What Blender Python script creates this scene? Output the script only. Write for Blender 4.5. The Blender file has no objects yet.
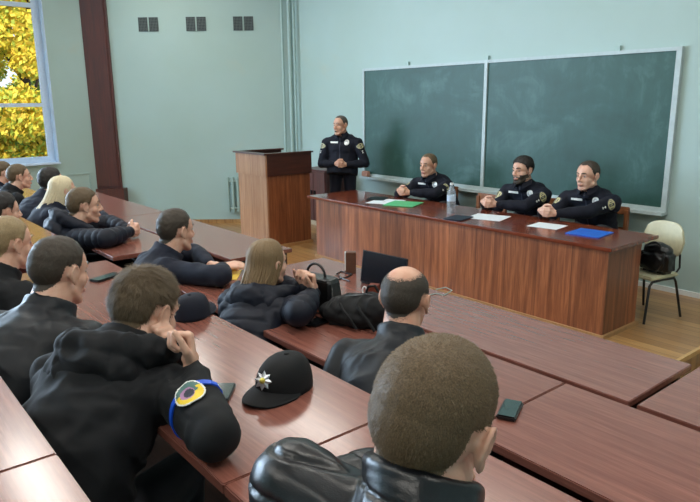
import bpy, bmesh, math, random
import numpy as np
from mathutils import Vector, Matrix, noise
from mathutils.bvhtree import BVHTree

random.seed(7)
PI = math.pi
V = Vector
SC = bpy.context.scene
COL = SC.collection

# ------------------------------------------------------------------ camera, world, lights
CAM = V((0, 0, 1.88))
FPX, YAW, PITCH, ROLL = 640.4, math.radians(50.497), math.radians(13.052), math.radians(0.56)
_f = V((-math.sin(YAW) * math.cos(PITCH), math.cos(YAW) * math.cos(PITCH), -math.sin(PITCH)))
_r = V((math.cos(YAW), math.sin(YAW), 0))
_d = _f.cross(_r)
_c, _s = math.cos(ROLL), math.sin(ROLL)
AX, AY, AZ = _r * _c + _d * _s, _d * _c - _r * _s, _f
cam_data = bpy.data.cameras.new('camera')
cam = bpy.data.objects.new('camera', cam_data)
COL.objects.link(cam)
cam_data.sensor_width = 36
cam_data.lens = FPX / 700 * 36
cam_data.clip_start = 0.02
cam_data.clip_end = 200
m = Matrix(((AX.x, -AY.x, -AZ.x, 0), (AX.y, -AY.y, -AZ.y, 0), (AX.z, -AY.z, -AZ.z, 0), (0, 0, 0, 1)))
cam.matrix_world = Matrix.Translation(CAM) @ m
SC.camera = cam

SC.view_settings.view_transform = 'Standard'
SC.view_settings.look = 'None'
SC.view_settings.gamma = 1
SC.view_settings.use_curve_mapping = False
SC.view_settings.exposure = 0.25

world = bpy.data.worlds.new('world')
SC.world = world
world.use_nodes = True
bg = world.node_tree.nodes['Background']
bg.inputs['Color'].default_value = (0.72, 0.86, 1.0, 1)
bg.inputs['Strength'].default_value = 1.6

sun_d = bpy.data.lights.new('sun', 'SUN')
sun_d.energy = 4.5
sun_d.color = (1.0, 0.93, 0.78)
sun_d.angle = math.radians(3)
sun = bpy.data.objects.new('sun', sun_d)
COL.objects.link(sun)
sun.rotation_euler = V((-1, 0.35, -0.75)).to_track_quat('-Z', 'Y').to_euler()

def area(name, loc, look, sx, sy, power, color):
    d = bpy.data.lights.new(name, 'AREA')
    d.shape = 'RECTANGLE'
    d.size, d.size_y = sx, sy
    d.energy = power
    d.color = color
    o = bpy.data.objects.new(name, d)
    COL.objects.link(o)
    o.location = loc
    o.rotation_euler = V(look).to_track_quat('-Z', 'Y').to_euler()
    return o

CEIL = 4.3
# daylight through the row of tall windows in the side wall
for k, y in enumerate((-.25, -2.35, -4.75)):
    area('window_daylight', (-11.45, y, 2.45), (1, 0.0, -0.12), 1.7, 2.9, 330, (0.60, 0.79, 1.0))
# fluorescent ceiling lamps
LAMPS = [(-9.0, 3.9), (-6.2, 4.2), (-3.2, 4.2), (-6.2, 1.2), (-3.2, 1.2), (-0.2, 1.2), (-3.2, -1.8), (-0.2, -1.8), (-0.2, 4.2)]
for x, y in LAMPS:
    area('lamp_light', (x, y, CEIL - 0.16), (0, 0, -1), 2.3, 0.34, 32, (1.0, 0.96, 0.88))

# ------------------------------------------------------------------ helpers
def ray(px, py):
    return AX * ((px - 350) / FPX) + AY * ((py - 251) / FPX) + AZ
def at(px, py, z):
    d = ray(px, py)
    return CAM + d * ((z - CAM.z) / d.z)

def tag(o, label=None, cat=None, group=None, kind=None):
    if label: o['label'] = label
    if cat: o['category'] = cat
    if group: o['group'] = group
    if kind: o['kind'] = kind
    return o

def empty(name, loc, rz=0.0):
    o = bpy.data.objects.new(name, None)
    COL.objects.link(o)
    o.location = loc
    o.rotation_euler = (0, 0, rz)
    o.empty_display_size = 0.05
    return o

class MB:
    def __init__(self):
        self.v, self.f, self.mi = [], [], []
        self.cur = 0
    def _add(self, vs, fs):
        n = len(self.v)
        self.v += [tuple(p) for p in vs]
        for f in fs:
            self.f.append([i + n for i in f]); self.mi.append(self.cur)
        return self
    def box(self, x0, y0, z0, x1, y1, z1, M=None, bev=0.0):
        if x0 > x1: x0, x1 = x1, x0
        if y0 > y1: y0, y1 = y1, y0
        if z0 > z1: z0, z1 = z1, z0
        if bev > 0:
            bm = bmesh.new()
            bmesh.ops.create_cube(bm, size=1)
            for v in bm.verts:
                v.co = V(((x0 + x1) / 2 + v.co.x * (x1 - x0), (y0 + y1) / 2 + v.co.y * (y1 - y0), (z0 + z1) / 2 + v.co.z * (z1 - z0)))
            bmesh.ops.bevel(bm, geom=bm.edges[:], offset=bev, segments=2, affect='EDGES')
            bm.verts.index_update()
            vs = [v.co.copy() for v in bm.verts]
            fs = [[v.index for v in f.verts] for f in bm.faces]
            bm.free()
        else:
            vs = [V(p) for p in ((x0, y0, z0), (x1, y0, z0), (x1, y1, z0), (x0, y1, z0), (x0, y0, z1), (x1, y0, z1), (x1, y1, z1), (x0, y1, z1))]
            fs = [(0, 3, 2, 1), (4, 5, 6, 7), (0, 1, 5, 4), (1, 2, 6, 5), (2, 3, 7, 6), (3, 0, 4, 7)]
        if M is not None: vs = [M @ p for p in vs]
        return self._add(vs, fs)
    def prism(self, pts, z0, z1, M=None):
        n = len(pts)
        vs = [V((p[0], p[1], z0)) for p in pts] + [V((p[0], p[1], z1)) for p in pts]
        if M is not None: vs = [M @ p for p in vs]
        fs = [list(range(n))[::-1], list(range(n, 2 * n))] + [(i, (i + 1) % n, n + (i + 1) % n, n + i) for i in range(n)]
        return self._add(vs, fs)
    def tube(self, pts, r, seg=10, cap=True, closed=False):
        pts = [V(p) for p in pts]
        n = len(pts)
        rs = r if isinstance(r, (list, tuple)) else [r] * n
        up = None
        rings = []
        for i, p in enumerate(pts):
            if closed: t = pts[(i + 1) % n] - pts[i - 1]
            else: t = pts[min(i + 1, n - 1)] - pts[max(i - 1, 0)]
            t.normalize()
            if up is None:
                up = V((0, 0, 1)) if abs(t.z) < 0.9 else V((1, 0, 0))
            a = t.cross(up)
            if a.length < 1e-6: a = t.orthogonal()
            a.normalize()
            b = a.cross(t).normalized()
            up = b
            rings.append([p + (a * math.cos(k * 2 * PI / seg) + b * math.sin(k * 2 * PI / seg)) * rs[i] for k in range(seg)])
        vs = [q for rg in rings for q in rg]
        fs = []
        for i in range(n if closed else n - 1):
            j = (i + 1) % n
            for k in range(seg):
                k2 = (k + 1) % seg
                fs.append((i * seg + k, j * seg + k, j * seg + k2, i * seg + k2)[::-1])
        if cap and not closed:
            fs.append([k for k in range(seg)]); fs.append([(n - 1) * seg + k for k in range(seg)][::-1])
        return self._add(vs, fs)
    def lathe(self, prof, seg=24, M=None, c=(0, 0, 0)):
        vs, fs = [], []
        for (r, z) in prof:
            for k in range(seg):
                a = k * 2 * PI / seg
                vs.append(V((c[0] + r * math.cos(a), c[1] + r * math.sin(a), c[2] + z)))
        for i in range(len(prof) - 1):
            for k in range(seg):
                k2 = (k + 1) % seg
                fs.append((i * seg + k, i * seg + k2, (i + 1) * seg + k2, (i + 1) * seg + k))
        if prof[0][0] > 1e-5: fs.append([k for k in range(seg)][::-1])
        if prof[-1][0] > 1e-5: fs.append([(len(prof) - 1) * seg + k for k in range(seg)])
        if M is not None: vs = [M @ p for p in vs]
        return self._add(vs, fs)
    def ell(self, c, r, M=None, seg=20, rg=12):
        """ellipsoid at c, radii r, optional 3x3 rotation"""
        c = V(c)
        vs, fs = [], []
        vs.append(V((0, 0, -r[2])))
        for i in range(1, rg):
            t = -PI / 2 + PI * i / rg
            for k in range(seg):
                a = 2 * PI * k / seg
                vs.append(V((r[0] * math.cos(t) * math.cos(a), r[1] * math.cos(t) * math.sin(a), r[2] * math.sin(t))))
        vs.append(V((0, 0, r[2])))
        for k in range(seg):
            k2 = (k + 1) % seg
            fs.append((0, 1 + k2, 1 + k))
            for i in range(rg - 2):
                b = 1 + i * seg
                fs.append((b + k, b + k2, b + seg + k2, b + seg + k))
            b = 1 + (rg - 2) * seg
            fs.append((b + k, b + k2, len(vs) - 1))
        if M is not None: vs = [M @ p for p in vs]
        return self._add([p + c for p in vs], fs)
    def cap(self, a, b, ra, rb=None, seg=14):
        """tapered capsule"""
        rb = ra if rb is None else rb
        a, b = V(a), V(b)
        t = (b - a)
        L = t.length
        if L < 1e-6: return self.ell(a, (ra, ra, ra))
        t.normalize()
        pts, rs = [], []
        for i in range(6):
            w = (PI / 2) * (1 - i / 5)
            pts.append(a - t * ra * math.sin(w)); rs.append(max(ra * math.cos(w), 1e-4))
        for i in range(6):
            w = (PI / 2) * i / 5
            pts.append(b + t * rb * math.sin(w)); rs.append(max(rb * math.cos(w), 1e-4))
        q = t.to_track_quat('Z', 'Y').to_matrix()
        ax, ay = q @ V((1, 0, 0)), q @ V((0, 1, 0))
        vs = [p + (ax * math.cos(k * 2 * PI / seg) + ay * math.sin(k * 2 * PI / seg)) * r for p, r in zip(pts, rs) for k in range(seg)]
        fs = []
        for i in range(len(pts) - 1):
            for k in range(seg):
                k2 = (k + 1) % seg
                fs.append((i * seg + k, i * seg + k2, (i + 1) * seg + k2, (i + 1) * seg + k))
        fs.append([k for k in range(seg)][::-1]); fs.append([(len(pts) - 1) * seg + k for k in range(seg)])
        return self._add(vs, fs)
    def chain(self, pts, rs):
        for i in range(len(pts) - 1): self.cap(pts[i], pts[i + 1], rs[i], rs[i + 1])
        return self
    def loft(self, rings):
        n = len(rings[0]); vs = [p for r in rings for p in r]; fs = []
        for i in range(len(rings) - 1):
            for k in range(n):
                k2 = (k + 1) % n
                fs.append((i * n + k, i * n + k2, (i + 1) * n + k2, (i + 1) * n + k))
        fs.append([k for k in range(n)][::-1]); fs.append([(len(rings) - 1) * n + k for k in range(n)])
        return self._add(vs, fs)
    def mesh(self, name, mats=(), smooth=False):
        me = bpy.data.meshes.new(name)
        me.from_pydata(self.v, [], self.f)
        for mt in mats: me.materials.append(mt)
        if len(mats) > 1: me.polygons.foreach_set('material_index', self.mi)
        if smooth: me.polygons.foreach_set('use_smooth', [True] * len(me.polygons))
        me.update()
        return me
    def build(self, name, mat, parent=None, smooth=False, loc=None, rz=0.0):
        mats = mat if isinstance(mat, (list, tuple)) else [mat]
        o = bpy.data.objects.new(name, self.mesh(name, mats, smooth))
        COL.objects.link(o)
        if parent is not None: o.parent = parent
        if loc is not None: o.location = loc
        if rz: o.rotation_euler = (0, 0, rz)
        if smooth:
            try: o.data.set_sharp_from_angle(angle=math.radians(50))
            except Exception: pass
        return o

def fuse(mb, voxel, it=3, fac=0.5):
    """one continuous skin over the overlapping solids in mb; returns a mesh datablock"""
    me = mb.mesh('tmp')
    bm = bmesh.new(); bm.from_mesh(me)
    bmesh.ops.recalc_face_normals(bm, faces=bm.faces[:])
    bm.to_mesh(me); bm.free()
    o = bpy.data.objects.new('tmp', me)
    COL.objects.link(o)
    r = o.modifiers.new('r', 'REMESH'); r.mode = 'VOXEL'; r.voxel_size = voxel; r.adaptivity = 0
    if it:
        s = o.modifiers.new('s', 'SMOOTH'); s.factor = fac; s.iterations = it
    dg = bpy.context.evaluated_depsgraph_get()
    dg.update()
    out = bpy.data.meshes.new_from_object(o.evaluated_get(dg), depsgraph=dg)
    bpy.data.objects.remove(o); bpy.data.meshes.remove(me)
    out.polygons.foreach_set('use_smooth', [True] * len(out.polygons))
    return out

def arr(me):
    n = len(me.vertices)
    co = np.empty(n * 3, 'f'); me.vertices.foreach_get('co', co)
    no = np.empty(n * 3, 'f'); me.vertices.foreach_get('normal', no)
    return co.reshape(-1, 3).astype(float), no.reshape(-1, 3).astype(float)

def put(me, co):
    me.vertices.foreach_set('co', co.astype('f').ravel()); me.update()

def mobj(name, me, mat, parent=None):
    me.materials.clear()
    for mt in (mat if isinstance(mat, (list, tuple)) else [mat]): me.materials.append(mt)
    me.name = name
    o = bpy.data.objects.new(name, me)
    COL.objects.link(o)
    if parent is not None: o.parent = parent
    return o

# ------------------------------------------------------------------ materials
def s2l(c):
    return tuple((x / 255 / 12.92) if x / 255 <= 0.04045 else ((x / 255 + 0.055) / 1.055) ** 2.4 for x in c)
def C4(c): return (*s2l(c), 1)

class NT:
    def __init__(self, name):
        self.m = bpy.data.materials.new(name); self.m.use_nodes = True
        self.t = self.m.node_tree; self.n = self.t.nodes; self.l = self.t.links
        self.b = self.n['Principled BSDF']
        self.tc = self.n.new('ShaderNodeTexCoord')
    def noise(self, scale, detail=3, rough=0.5, src='Object', sc=(1, 1, 1), dist=0):
        mp = self.n.new('ShaderNodeMapping'); mp.inputs['Scale'].default_value = sc
        self.l.new(self.tc.outputs[src], mp.inputs['Vector'])
        nz = self.n.new('ShaderNodeTexNoise')
        nz.inputs['Scale'].default_value = scale; nz.inputs['Detail'].default_value = detail
        nz.inputs['Roughness'].default_value = rough; nz.inputs['Distortion'].default_value = dist
        self.l.new(mp.outputs['Vector'], nz.inputs['Vector'])
        return nz.outputs['Fac']
    def ramp(self, fac, stops):
        r = self.n.new('ShaderNodeValToRGB')
        e = r.color_ramp.elements
        while len(e) < len(stops): e.new(0.5)
        for i, (p, c) in enumerate(stops):
            e[i].position = p; e[i].color = c
        self.l.new(fac, r.inputs['Fac'])
        return r.outputs['Color']
    def mix(self, fac, a, b, mode='MIX'):
        x = self.n.new('ShaderNodeMix'); x.data_type = 'RGBA'; x.blend_type = mode
        if isinstance(fac, (int, float)): x.inputs[0].default_value = fac
        else: self.l.new(fac, x.inputs[0])
        for s, i in ((a, 6), (b, 7)):
            if isinstance(s, tuple): x.inputs[i].default_value = s
            else: self.l.new(s, x.inputs[i])
        return x.outputs[2]
    def math(self, op, a, b=None):
        x = self.n.new('ShaderNodeMath'); x.operation = op
        for i, s in enumerate((a, b)):
            if s is None: continue
            if isinstance(s, (int, float)): x.inputs[i].default_value = s
            else: self.l.new(s, x.inputs[i])
        return x.outputs[0]
    def bump(self, h, strength=0.3, dist=0.01):
        b = self.n.new('ShaderNodeBump'); b.inputs['Strength'].default_value = strength
        b.inputs['Distance'].default_value = dist
        self.l.new(h, b.inputs['Height']); self.l.new(b.outputs['Normal'], self.b.inputs['Normal'])
    def set(self, **k):
        for a, v in k.items():
            i = self.b.inputs[a.replace('_', ' ')]
            if hasattr(v, 'links') or isinstance(v, bpy.types.NodeSocket): self.l.new(v, i)
            else: i.default_value = v
        return self

def plain(name, col, rough=0.5, metal=0.0, spec=0.5, var=0.12, scale=30, bump=0.0, coat=0.0, sheen=0.0):
    t = NT(name)
    c = C4(col)
    d = tuple(x * (1 - var) for x in c[:3]) + (1,); e = tuple(min(1, x * (1 + var)) for x in c[:3]) + (1,)
    nz = t.noise(scale, 4)
    t.set(Base_Color=t.ramp(nz, [(0.3, d), (0.7, e)]), Roughness=rough, Metallic=metal)
    t.b.inputs['Specular IOR Level'].default_value = spec
    if coat: t.b.inputs['Coat Weight'].default_value = coat; t.b.inputs['Coat Roughness'].default_value = 0.12
    if sheen: t.b.inputs['Sheen Weight'].default_value = sheen
    if bump: t.bump(t.noise(scale * 6, 3), bump, 0.002)
    return t.m

def wall_mat(name, a, b, stain):
    t = NT(name)
    big = t.noise(0.45, 4, 0.55)
    c = t.ramp(big, [(0.3, C4(a)), (0.7, C4(b))])
    st = t.ramp(t.noise(0.9, 5, 0.6, sc=(1, 1, 1.6), dist=0.5), [(0.62, (0, 0, 0, 1)), (0.78, (0.45, 0.45, 0.45, 1))])
    c = t.mix(st, c, C4(stain))
    t.set(Base_Color=c, Roughness=0.5)
    t.b.inputs['Specular IOR Level'].default_value = 0.35
    t.bump(t.noise(14, 5), 0.12, 0.004)
    return t.m

def wood(name, dark, light, axis='Z', rough=0.3, coat=0.4, panel=0.0, grain=1.0, tone=0.35):
    """varnished wood, grain along axis; panel = width of veneer boards laid side by side along x"""
    t = NT(name)
    sc = {'X': (0.7, 14, 14), 'Y': (14, 0.7, 14), 'Z': (14, 14, 0.7)}[axis]
    g = t.noise(2.2 * grain, 6, 0.62, sc=sc, dist=0.35)
    g2 = t.noise(11 * grain, 4, 0.6, sc=sc)
    gm = t.math('ADD', t.math('MULTIPLY', g, 0.72), t.math('MULTIPLY', g2, 0.28))
    c = t.ramp(gm, [(0.34, C4(dark)), (0.5, C4(tuple((a + b) / 2 for a, b in zip(dark, light)))), (0.66, C4(light))])
    if panel:
        sep = t.n.new('ShaderNodeSeparateXYZ'); t.l.new(t.tc.outputs['Object'], sep.inputs[0])
        k = t.math('DIVIDE', t.math('ADD', sep.outputs['X'], sep.outputs['Y']), panel)
        fl = t.math('FLOOR', k)
        wn = t.n.new('ShaderNodeTexWhiteNoise'); wn.noise_dimensions = '1D'; t.l.new(fl, wn.inputs['W'])
        v = t.math('ADD', t.math('MULTIPLY', wn.outputs['Value'], tone), 1 - tone / 2)
        fr = t.math('FRACT', k)
        seam = t.math('GREATER_THAN', fr, 0.025)
        v = t.math('MULTIPLY', v, t.math('ADD', t.math('MULTIPLY', seam, 0.35), 0.65))
        cc = t.n.new('ShaderNodeCombineColor')
        for i in range(3): t.l.new(v, cc.inputs[i])
        c = t.mix(1.0, c, cc.outputs[0], 'MULTIPLY')
    t.set(Base_Color=c, Roughness=rough)
    t.b.inputs['Coat Weight'].default_value = coat
    t.b.inputs['Coat Roughness'].default_value = 0.15
    return t.m

M = {}
M['wall'] = wall_mat('pale_green_paint', (159, 180, 173), (167, 189, 187), (176, 179, 160))
M['ceiling'] = plain('white_ceiling', (205, 210, 205), 0.8)
M['frame'] = plain('window_paint', (196, 212, 232), 0.4, var=0.04)
M['pillar'] = wood('maroon_boards', (62, 26, 20), (92, 40, 30), 'Z', 0.45, 0.2)
M['table_wood'] = wood('table_veneer', (100, 54, 32), (178, 110, 70), 'Z', 0.38, 0.2, panel=0.335, tone=0.6, grain=.7)
M['table_top'] = wood('table_top_varnish', (92, 40, 26), (140, 74, 50), 'X', 0.16, 0.6)
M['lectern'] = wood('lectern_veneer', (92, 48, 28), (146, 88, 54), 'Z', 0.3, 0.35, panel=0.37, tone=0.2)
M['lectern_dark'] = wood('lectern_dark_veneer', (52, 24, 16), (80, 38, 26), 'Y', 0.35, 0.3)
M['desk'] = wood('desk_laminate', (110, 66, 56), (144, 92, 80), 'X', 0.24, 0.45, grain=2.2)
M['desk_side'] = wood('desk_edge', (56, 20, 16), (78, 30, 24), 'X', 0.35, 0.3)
M['plank'] = None
M['chalk'] = None
M['board_frame'] = plain('board_frame_paint', (176, 190, 192), 0.5, var=0.05)
M['black'] = plain('black_metal', (22, 22, 24), 0.4)
M['vent'] = plain('vent_grey', (88, 98, 98), 0.6)
M['vent_dark'] = plain('vent_hole', (20, 24, 25), 0.8)
M['white'] = plain('white_paint', (222, 226, 226), 0.45, var=0.03)
M['pipe'] = plain('pipe_paint', (158, 182, 178), 0.45, var=0.05)

def chalk():
    t = NT('chalkboard_green')
    n1 = t.noise(1.6, 6, 0.65, sc=(1, 1, 1.4), dist=0.8)
    n2 = t.noise(9, 5, 0.7, sc=(1, 1, 0.3))
    f = t.math('ADD', t.math('MULTIPLY', n1, 0.7), t.math('MULTIPLY', n2, 0.3))
    c = t.ramp(f, [(0.3, C4((34, 68, 62))), (0.52, C4((44, 82, 76))), (0.72, C4((78, 112, 110)))])
    t.set(Base_Color=c, Roughness=0.5)
    return t.m
M['chalk'] = chalk()

def planks():
    t = NT('floor_boards')
    sep = t.n.new('ShaderNodeSeparateXYZ'); t.l.new(t.tc.outputs['Object'], sep.inputs[0])
    k = t.math('DIVIDE', sep.outputs['Y'], 0.11)
    fl = t.math('FLOOR', k); fr = t.math('FRACT', k)
    wn = t.n.new('ShaderNodeTexWhiteNoise'); wn.noise_dimensions = '1D'; t.l.new(fl, wn.inputs['W'])
    g = t.noise(3, 5, 0.6, sc=(0.6, 12, 1))
    v = t.math('ADD', t.math('MULTIPLY', wn.outputs['Value'], 0.35), t.math('MULTIPLY', g, 0.65))
    c = t.ramp(v, [(0.25, C4((138, 96, 56))), (0.75, C4((190, 146, 92)))])
    seam = t.math('LESS_THAN', fr, 0.05)
    c = t.mix(seam, c, C4((84, 54, 30)))
    t.set(Base_Color=c, Roughness=0.33)
    t.b.inputs['Coat Weight'].default_value = 0.3
    return t.m
M['plank'] = planks()

def skin(name, col):
    t = NT(name)
    c = C4(col); d = tuple(x * k for x, k in zip(c[:3], (0.86, 0.74, 0.70))) + (1,)
    t.set(Base_Color=t.ramp(t.noise(22, 4), [(0.3, d), (0.65, c)]), Roughness=0.48)
    t.b.inputs['Subsurface Weight'].default_value = 0.12
    t.b.inputs['Subsurface Radius'].default_value = (0.012, 0.005, 0.003)
    t.bump(t.noise(260, 3), 0.15, 0.001)
    return t.m
M['skin'] = skin('skin_fair', (218, 176, 154))
M['skin_tan'] = skin('skin_ruddy', (208, 162, 138))
M['lips'] = plain('lips', (168, 104, 96), 0.45)
M['eye'] = plain('eye_white', (165, 160, 155), 0.2, var=0.02)
M['iris'] = plain('iris', (50, 46, 42), 0.2)

def hairm(name, col, rough=0.55):
    t = NT(name)
    c = C4(col)
    t.set(Base_Color=t.ramp(t.noise(420, 3), [(0.3, tuple(x * 0.6 for x in c[:3]) + (1,)), (0.7, tuple(min(1, x * 1.35) for x in c[:3]) + (1,))]), Roughness=rough)
    t.b.inputs['Specular IOR Level'].default_value = 0.3
    return t.m
def cloth(name, col, rough=0.8, sheen=0.25, weave=700, bump=0.25, spec=0.3):
    t = NT(name)
    c = C4(col)
    t.set(Base_Color=t.ramp(t.noise(9, 4), [(0.3, tuple(x * 0.8 for x in c[:3]) + (1,)), (0.7, tuple(x * 1.2 for x in c[:3]) + (1,))]), Roughness=rough)
    t.b.inputs['Sheen Weight'].default_value = sheen
    t.b.inputs['Sheen Roughness'].default_value = 0.5
    t.b.inputs['Specular IOR Level'].default_value = spec
    if weave: t.bump(t.noise(weave, 2), bump, 0.001)
    return t.m
def leather(name, col, rough=0.3, bmp=0.3):
    t = NT(name)
    c = C4(col)
    t.set(Base_Color=t.ramp(t.noise(12, 4), [(0.3, tuple(x * 0.75 for x in c[:3]) + (1,)), (0.7, c)]), Roughness=rough)
    v = t.n.new('ShaderNodeTexVoronoi'); v.inputs['Scale'].default_value = 420
    t.l.new(t.tc.outputs['Object'], v.inputs['Vector'])
    h = t.math('ADD', t.math('MULTIPLY', t.noise(26, 5, 0.6), 1.0), t.math('MULTIPLY', v.outputs['Distance'], 0.15))
    t.bump(h, bmp, 0.008)
    return t.m
# ------------------------------------------------------------------ room shell
FL = -0.18                       # hall floor; the podium is z = 0
YW, XC = 6.39, -9.22
ch = V((-math.cos(YAW), -math.sin(YAW), 0))          # slanted wall runs this way from the corner
XS = -11.4
CH_L = (XC - XS) / math.cos(YAW)
PB = V((XC, YW, 0)) + ch * CH_L                     # where slanted wall meets the side wall
XR, YB = 2.6, -6.0

def slab(name, pts, z0, z1, mat, kind='structure', ):
    o = MB().prism(pts, z0, z1).build(name, mat)
    return tag(o, kind=kind)

slab('floor', [(XS - .3, YB - .2), (XR + .2, YB - .2), (XR + .2, YW + .2), (XC - .1, YW + .2), (PB.x - .3, PB.y + .2)], FL - 0.1, FL, M['plank'])
slab('ceiling', [(XS - .3, YB - .2), (XR + .2, YB - .2), (XR + .2, YW + .2), (XC - .1, YW + .2), (PB.x - .3, PB.y + .2)], CEIL, CEIL + .1, M['ceiling'])
slab('wall_front', [(XC - .1, YW), (XR + .2, YW), (XR + .2, YW + .2), (XC - .1, YW + .2)], FL - .1, CEIL, M['wall'])
n_ch = V((ch.y, -ch.x, 0)) * -1      # away from the room
if n_ch.dot(V((-1, 1, 0))) < 0: n_ch = -n_ch
a = V((XC, YW, 0)); b = PB
o = slab('wall_slanted', [a.xy, b.xy, (b + n_ch * .2).xy, (a + n_ch * .2).xy], FL - .1, CEIL, M['wall'])
slab('wall_right', [(XR, YB - .2), (XR + .2, YB - .2), (XR + .2, YW), (XR, YW)], FL - .1, CEIL, M['wall'])
slab('wall_back', [(XS - .3, YB - .2), (XR, YB - .2), (XR, YB), (XS - .3, YB)], FL - .1, CEIL, M['wall'])

# side wall with four tall windows
WINS = [(0.95, 3.12), (-1.15, 0.65), (-3.25, -1.45), (-5.65, -3.85)]
WZ0, WZ1 = 0.93, 4.0
mb = MB()
ys = [YB] + [v for w in sorted(WINS) for v in w] + [PB.y + 0.1]
for i in range(0, len(ys), 2): mb.box(XS - .3, ys[i], FL - .1, XS, ys[i + 1], CEIL)
for (y0, y1) in WINS:
    mb.box(XS - .3, y0, FL - .1, XS, y1, WZ0); mb.box(XS - .3, y0, WZ1, XS, y1, CEIL)
tag(mb.build('wall_left', M['wall']), kind='structure')
glass = NT('window_glass')
glass.b.inputs['Transmission Weight'].default_value = 1
glass.b.inputs['Roughness'].default_value = 0
glass.b.inputs['IOR'].default_value = 1.01
for i, (y0, y1) in enumerate(WINS):
    w = empty('window_%d' % (i + 1), (XS - .18, y0, WZ0)); tag(w, kind='structure')
    W, Hh = y1 - y0, WZ1 - WZ0
    f = MB()
    t = 0.12
    f.box(-.03, 0, 0, .03, t, Hh); f.box(-.03, W - t, 0, .03, W, Hh)
    f.box(-.03, t, 0, .03, W - t, t); f.box(-.03, t, Hh - t, .03, W - t, Hh)
    f.box(-.03, t, .93, .03, W - t, .99); f.box(-.03, t, 2.47, .03, W - t, 2.54)
    f.box(-.03, W / 2 - .03, t, .03, W / 2 + .03, .93)
    f.build('window_frame', M['frame'], w)
    # white reveal boards and sill
    s = MB()
    s.box(.03, W - .012, 0, .19, W - .001, Hh); s.box(.03, .001, 0, .19, .012, Hh); s.box(.03, .012, Hh - .012, .19, W - .012, Hh - .001)
    s.build('window_reveal', M['frame'], w)
    MB().box(-.03, -.03 if False else .001, -.04 if False else .001, .27, W - .001, .03).build('window_sill', M['frame'], w)
    MB().box(-.004, t * .5, t * .5, .004, W - t * .5, Hh - t * .5).build('glass', glass.m, w)

# shallow recess trim on the side wall, low
mb = MB(); mb.box(XS, 2.95, .725, XS + .012, 3.6, .745); mb.box(XS, 3.58, FL, XS + .012, 3.6, .725)
tag(mb.build('trim_1', M['pipe']), kind='structure')

# maroon boxed pillar where the side wall meets the slanted wall, with low plinth
def chp(s, off=0.0):              # point on slanted wall, s metres from corner, off into room
    return V((XC, YW, 0)) + ch * s - n_ch * off
mb = MB()
q = [chp(3.03, 0), chp(3.03, .04), chp(3.46, .04), chp(3.46, 0)]
mb.prism([p.xy for p in q], FL, CEIL)
q = [chp(3.07, .04), chp(3.07, .055), chp(3.42, .055), chp(3.42, .04)]
mb.prism([p.xy for p in q], .5, CEIL)
tag(mb.build('trim_2', M['pillar']), kind='structure')
mb = MB(); q = [chp(2.95, 0), chp(2.95, .2), chp(3.43, .2), chp(3.43, 0)]
mb.prism([p.xy for p in q], FL, .47)
tag(mb.build('trim_3', M['pillar']), kind='structure')

# baseboards
tag(MB().prism([chp(0, 0).xy, chp(0, .025).xy, chp(2.95, .025).xy, chp(2.95, 0).xy], FL, FL + .07).build('baseboard_slanted', M['plank']), kind='structure')
tag(MB().box(XC, YW - .02, 0, XR, YW, .05).build('baseboard_front', M['white']), kind='structure')

# podium
POD_Y0, POD_X1 = 3.2, -1.89
mb = MB(); mb.prism([(-8.2, POD_Y0), (POD_X1, POD_Y0), (POD_X1, YW), (-8.2, YW)], FL, 0)
tag(mb.build('floor_podium', M['plank']), kind='structure')
mb = MB(); mb.box(POD_X1, POD_Y0, -.035, POD_X1 + .025, YW, 0.004); 
tag(mb.build('trim_4', plain('step_edge', (196, 158, 104), 0.4)), kind='structure')

# tiers
Z = {'A': .82, 'B': .94, 'C': 1.06, 'D': 1.18}
NEAR = {'A': 2.12, 'B': 1.35, 'C': .583, 'D': -.21}
FAR = {'A': 2.64, 'B': 1.855, 'C': 1.13, 'D': .29}
TF = {k: z - .76 for k, z in Z.items()}
TX0, TX1 = -8.6, 1.0
t_wood = wood('tier_boards', (58, 36, 26), (84, 54, 38), 'X', .5, .1)
for k, (y0, y1) in {'A': (1.855, 2.75), 'B': (1.13, 1.855), 'C': (.29, 1.13), 'D': (-.95, .29)}.items():
    tag(MB().box(TX0, y0, FL, TX1, y1, TF[k]).build('floor_tier', t_wood), kind='structure')

# pipes in the corner
for i, (s, r) in enumerate(((-.0, .035), (.12, .02), (-.13, .022))):
    p = V((XC, YW, 0)) + (ch * s if s > 0 else V((-s, 0, 0))) + V((.045, -.075, 0))
    tag(MB().tube([(p.x, p.y, FL if i != 1 else FL), (p.x, p.y, CEIL)], r, 12).build('heating_pipe', M['pipe'], smooth=True),
        ['thick painted riser pipe in the corner of the room', 'thin painted pipe left of the thick riser pipe in the corner', 'thin painted pipe right of the thick riser pipe in the corner'][i], 'pipe', 'riser pipes in the corner')

# wall vents: three pairs of grilles on the slanted wall
ux = -ch; uz = V((0, 0, 1))
def vent(px, py):
    D = 11.16
    d = ray(px, py); fl = V((-math.sin(YAW), math.cos(YAW), 0))
    return CAM + d * ((D - .01) / d.dot(fl))
vl = ['leftmost', 'second from left', 'third from left', 'third from right', 'second from right', 'rightmost']
for i, px in enumerate((142.5, 153.2, 190.3, 201, 237.6, 248.5)):
    c = vent(px, 24)
    s = (V((XC, YW, 0)) - c).dot(V((math.cos(YAW), math.sin(YAW), 0)))
    base = chp(s, 0); base.z = 3.17
    e = empty('wall_vent', base, YAW); tag(e, '%s small dark square grille vent high on the slanted wall' % vl[i], 'vent', 'grille vents high on the slanted wall')
    MB().box(-.076, -.006, -.11, .076, -.001, .11).build('backing', M['vent_dark'], e)
    g = MB()
    for k in range(7): x = -.072 + k * .024; g.box(x - .004, -.012, -.11, x + .004, -.006, .11)
    for k in range(10): z = -.108 + k * .024; g.box(-.076, -.014, z - .004, .076, -.010, z + .004)
    g.build('grille', M['vent'], e)

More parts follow.
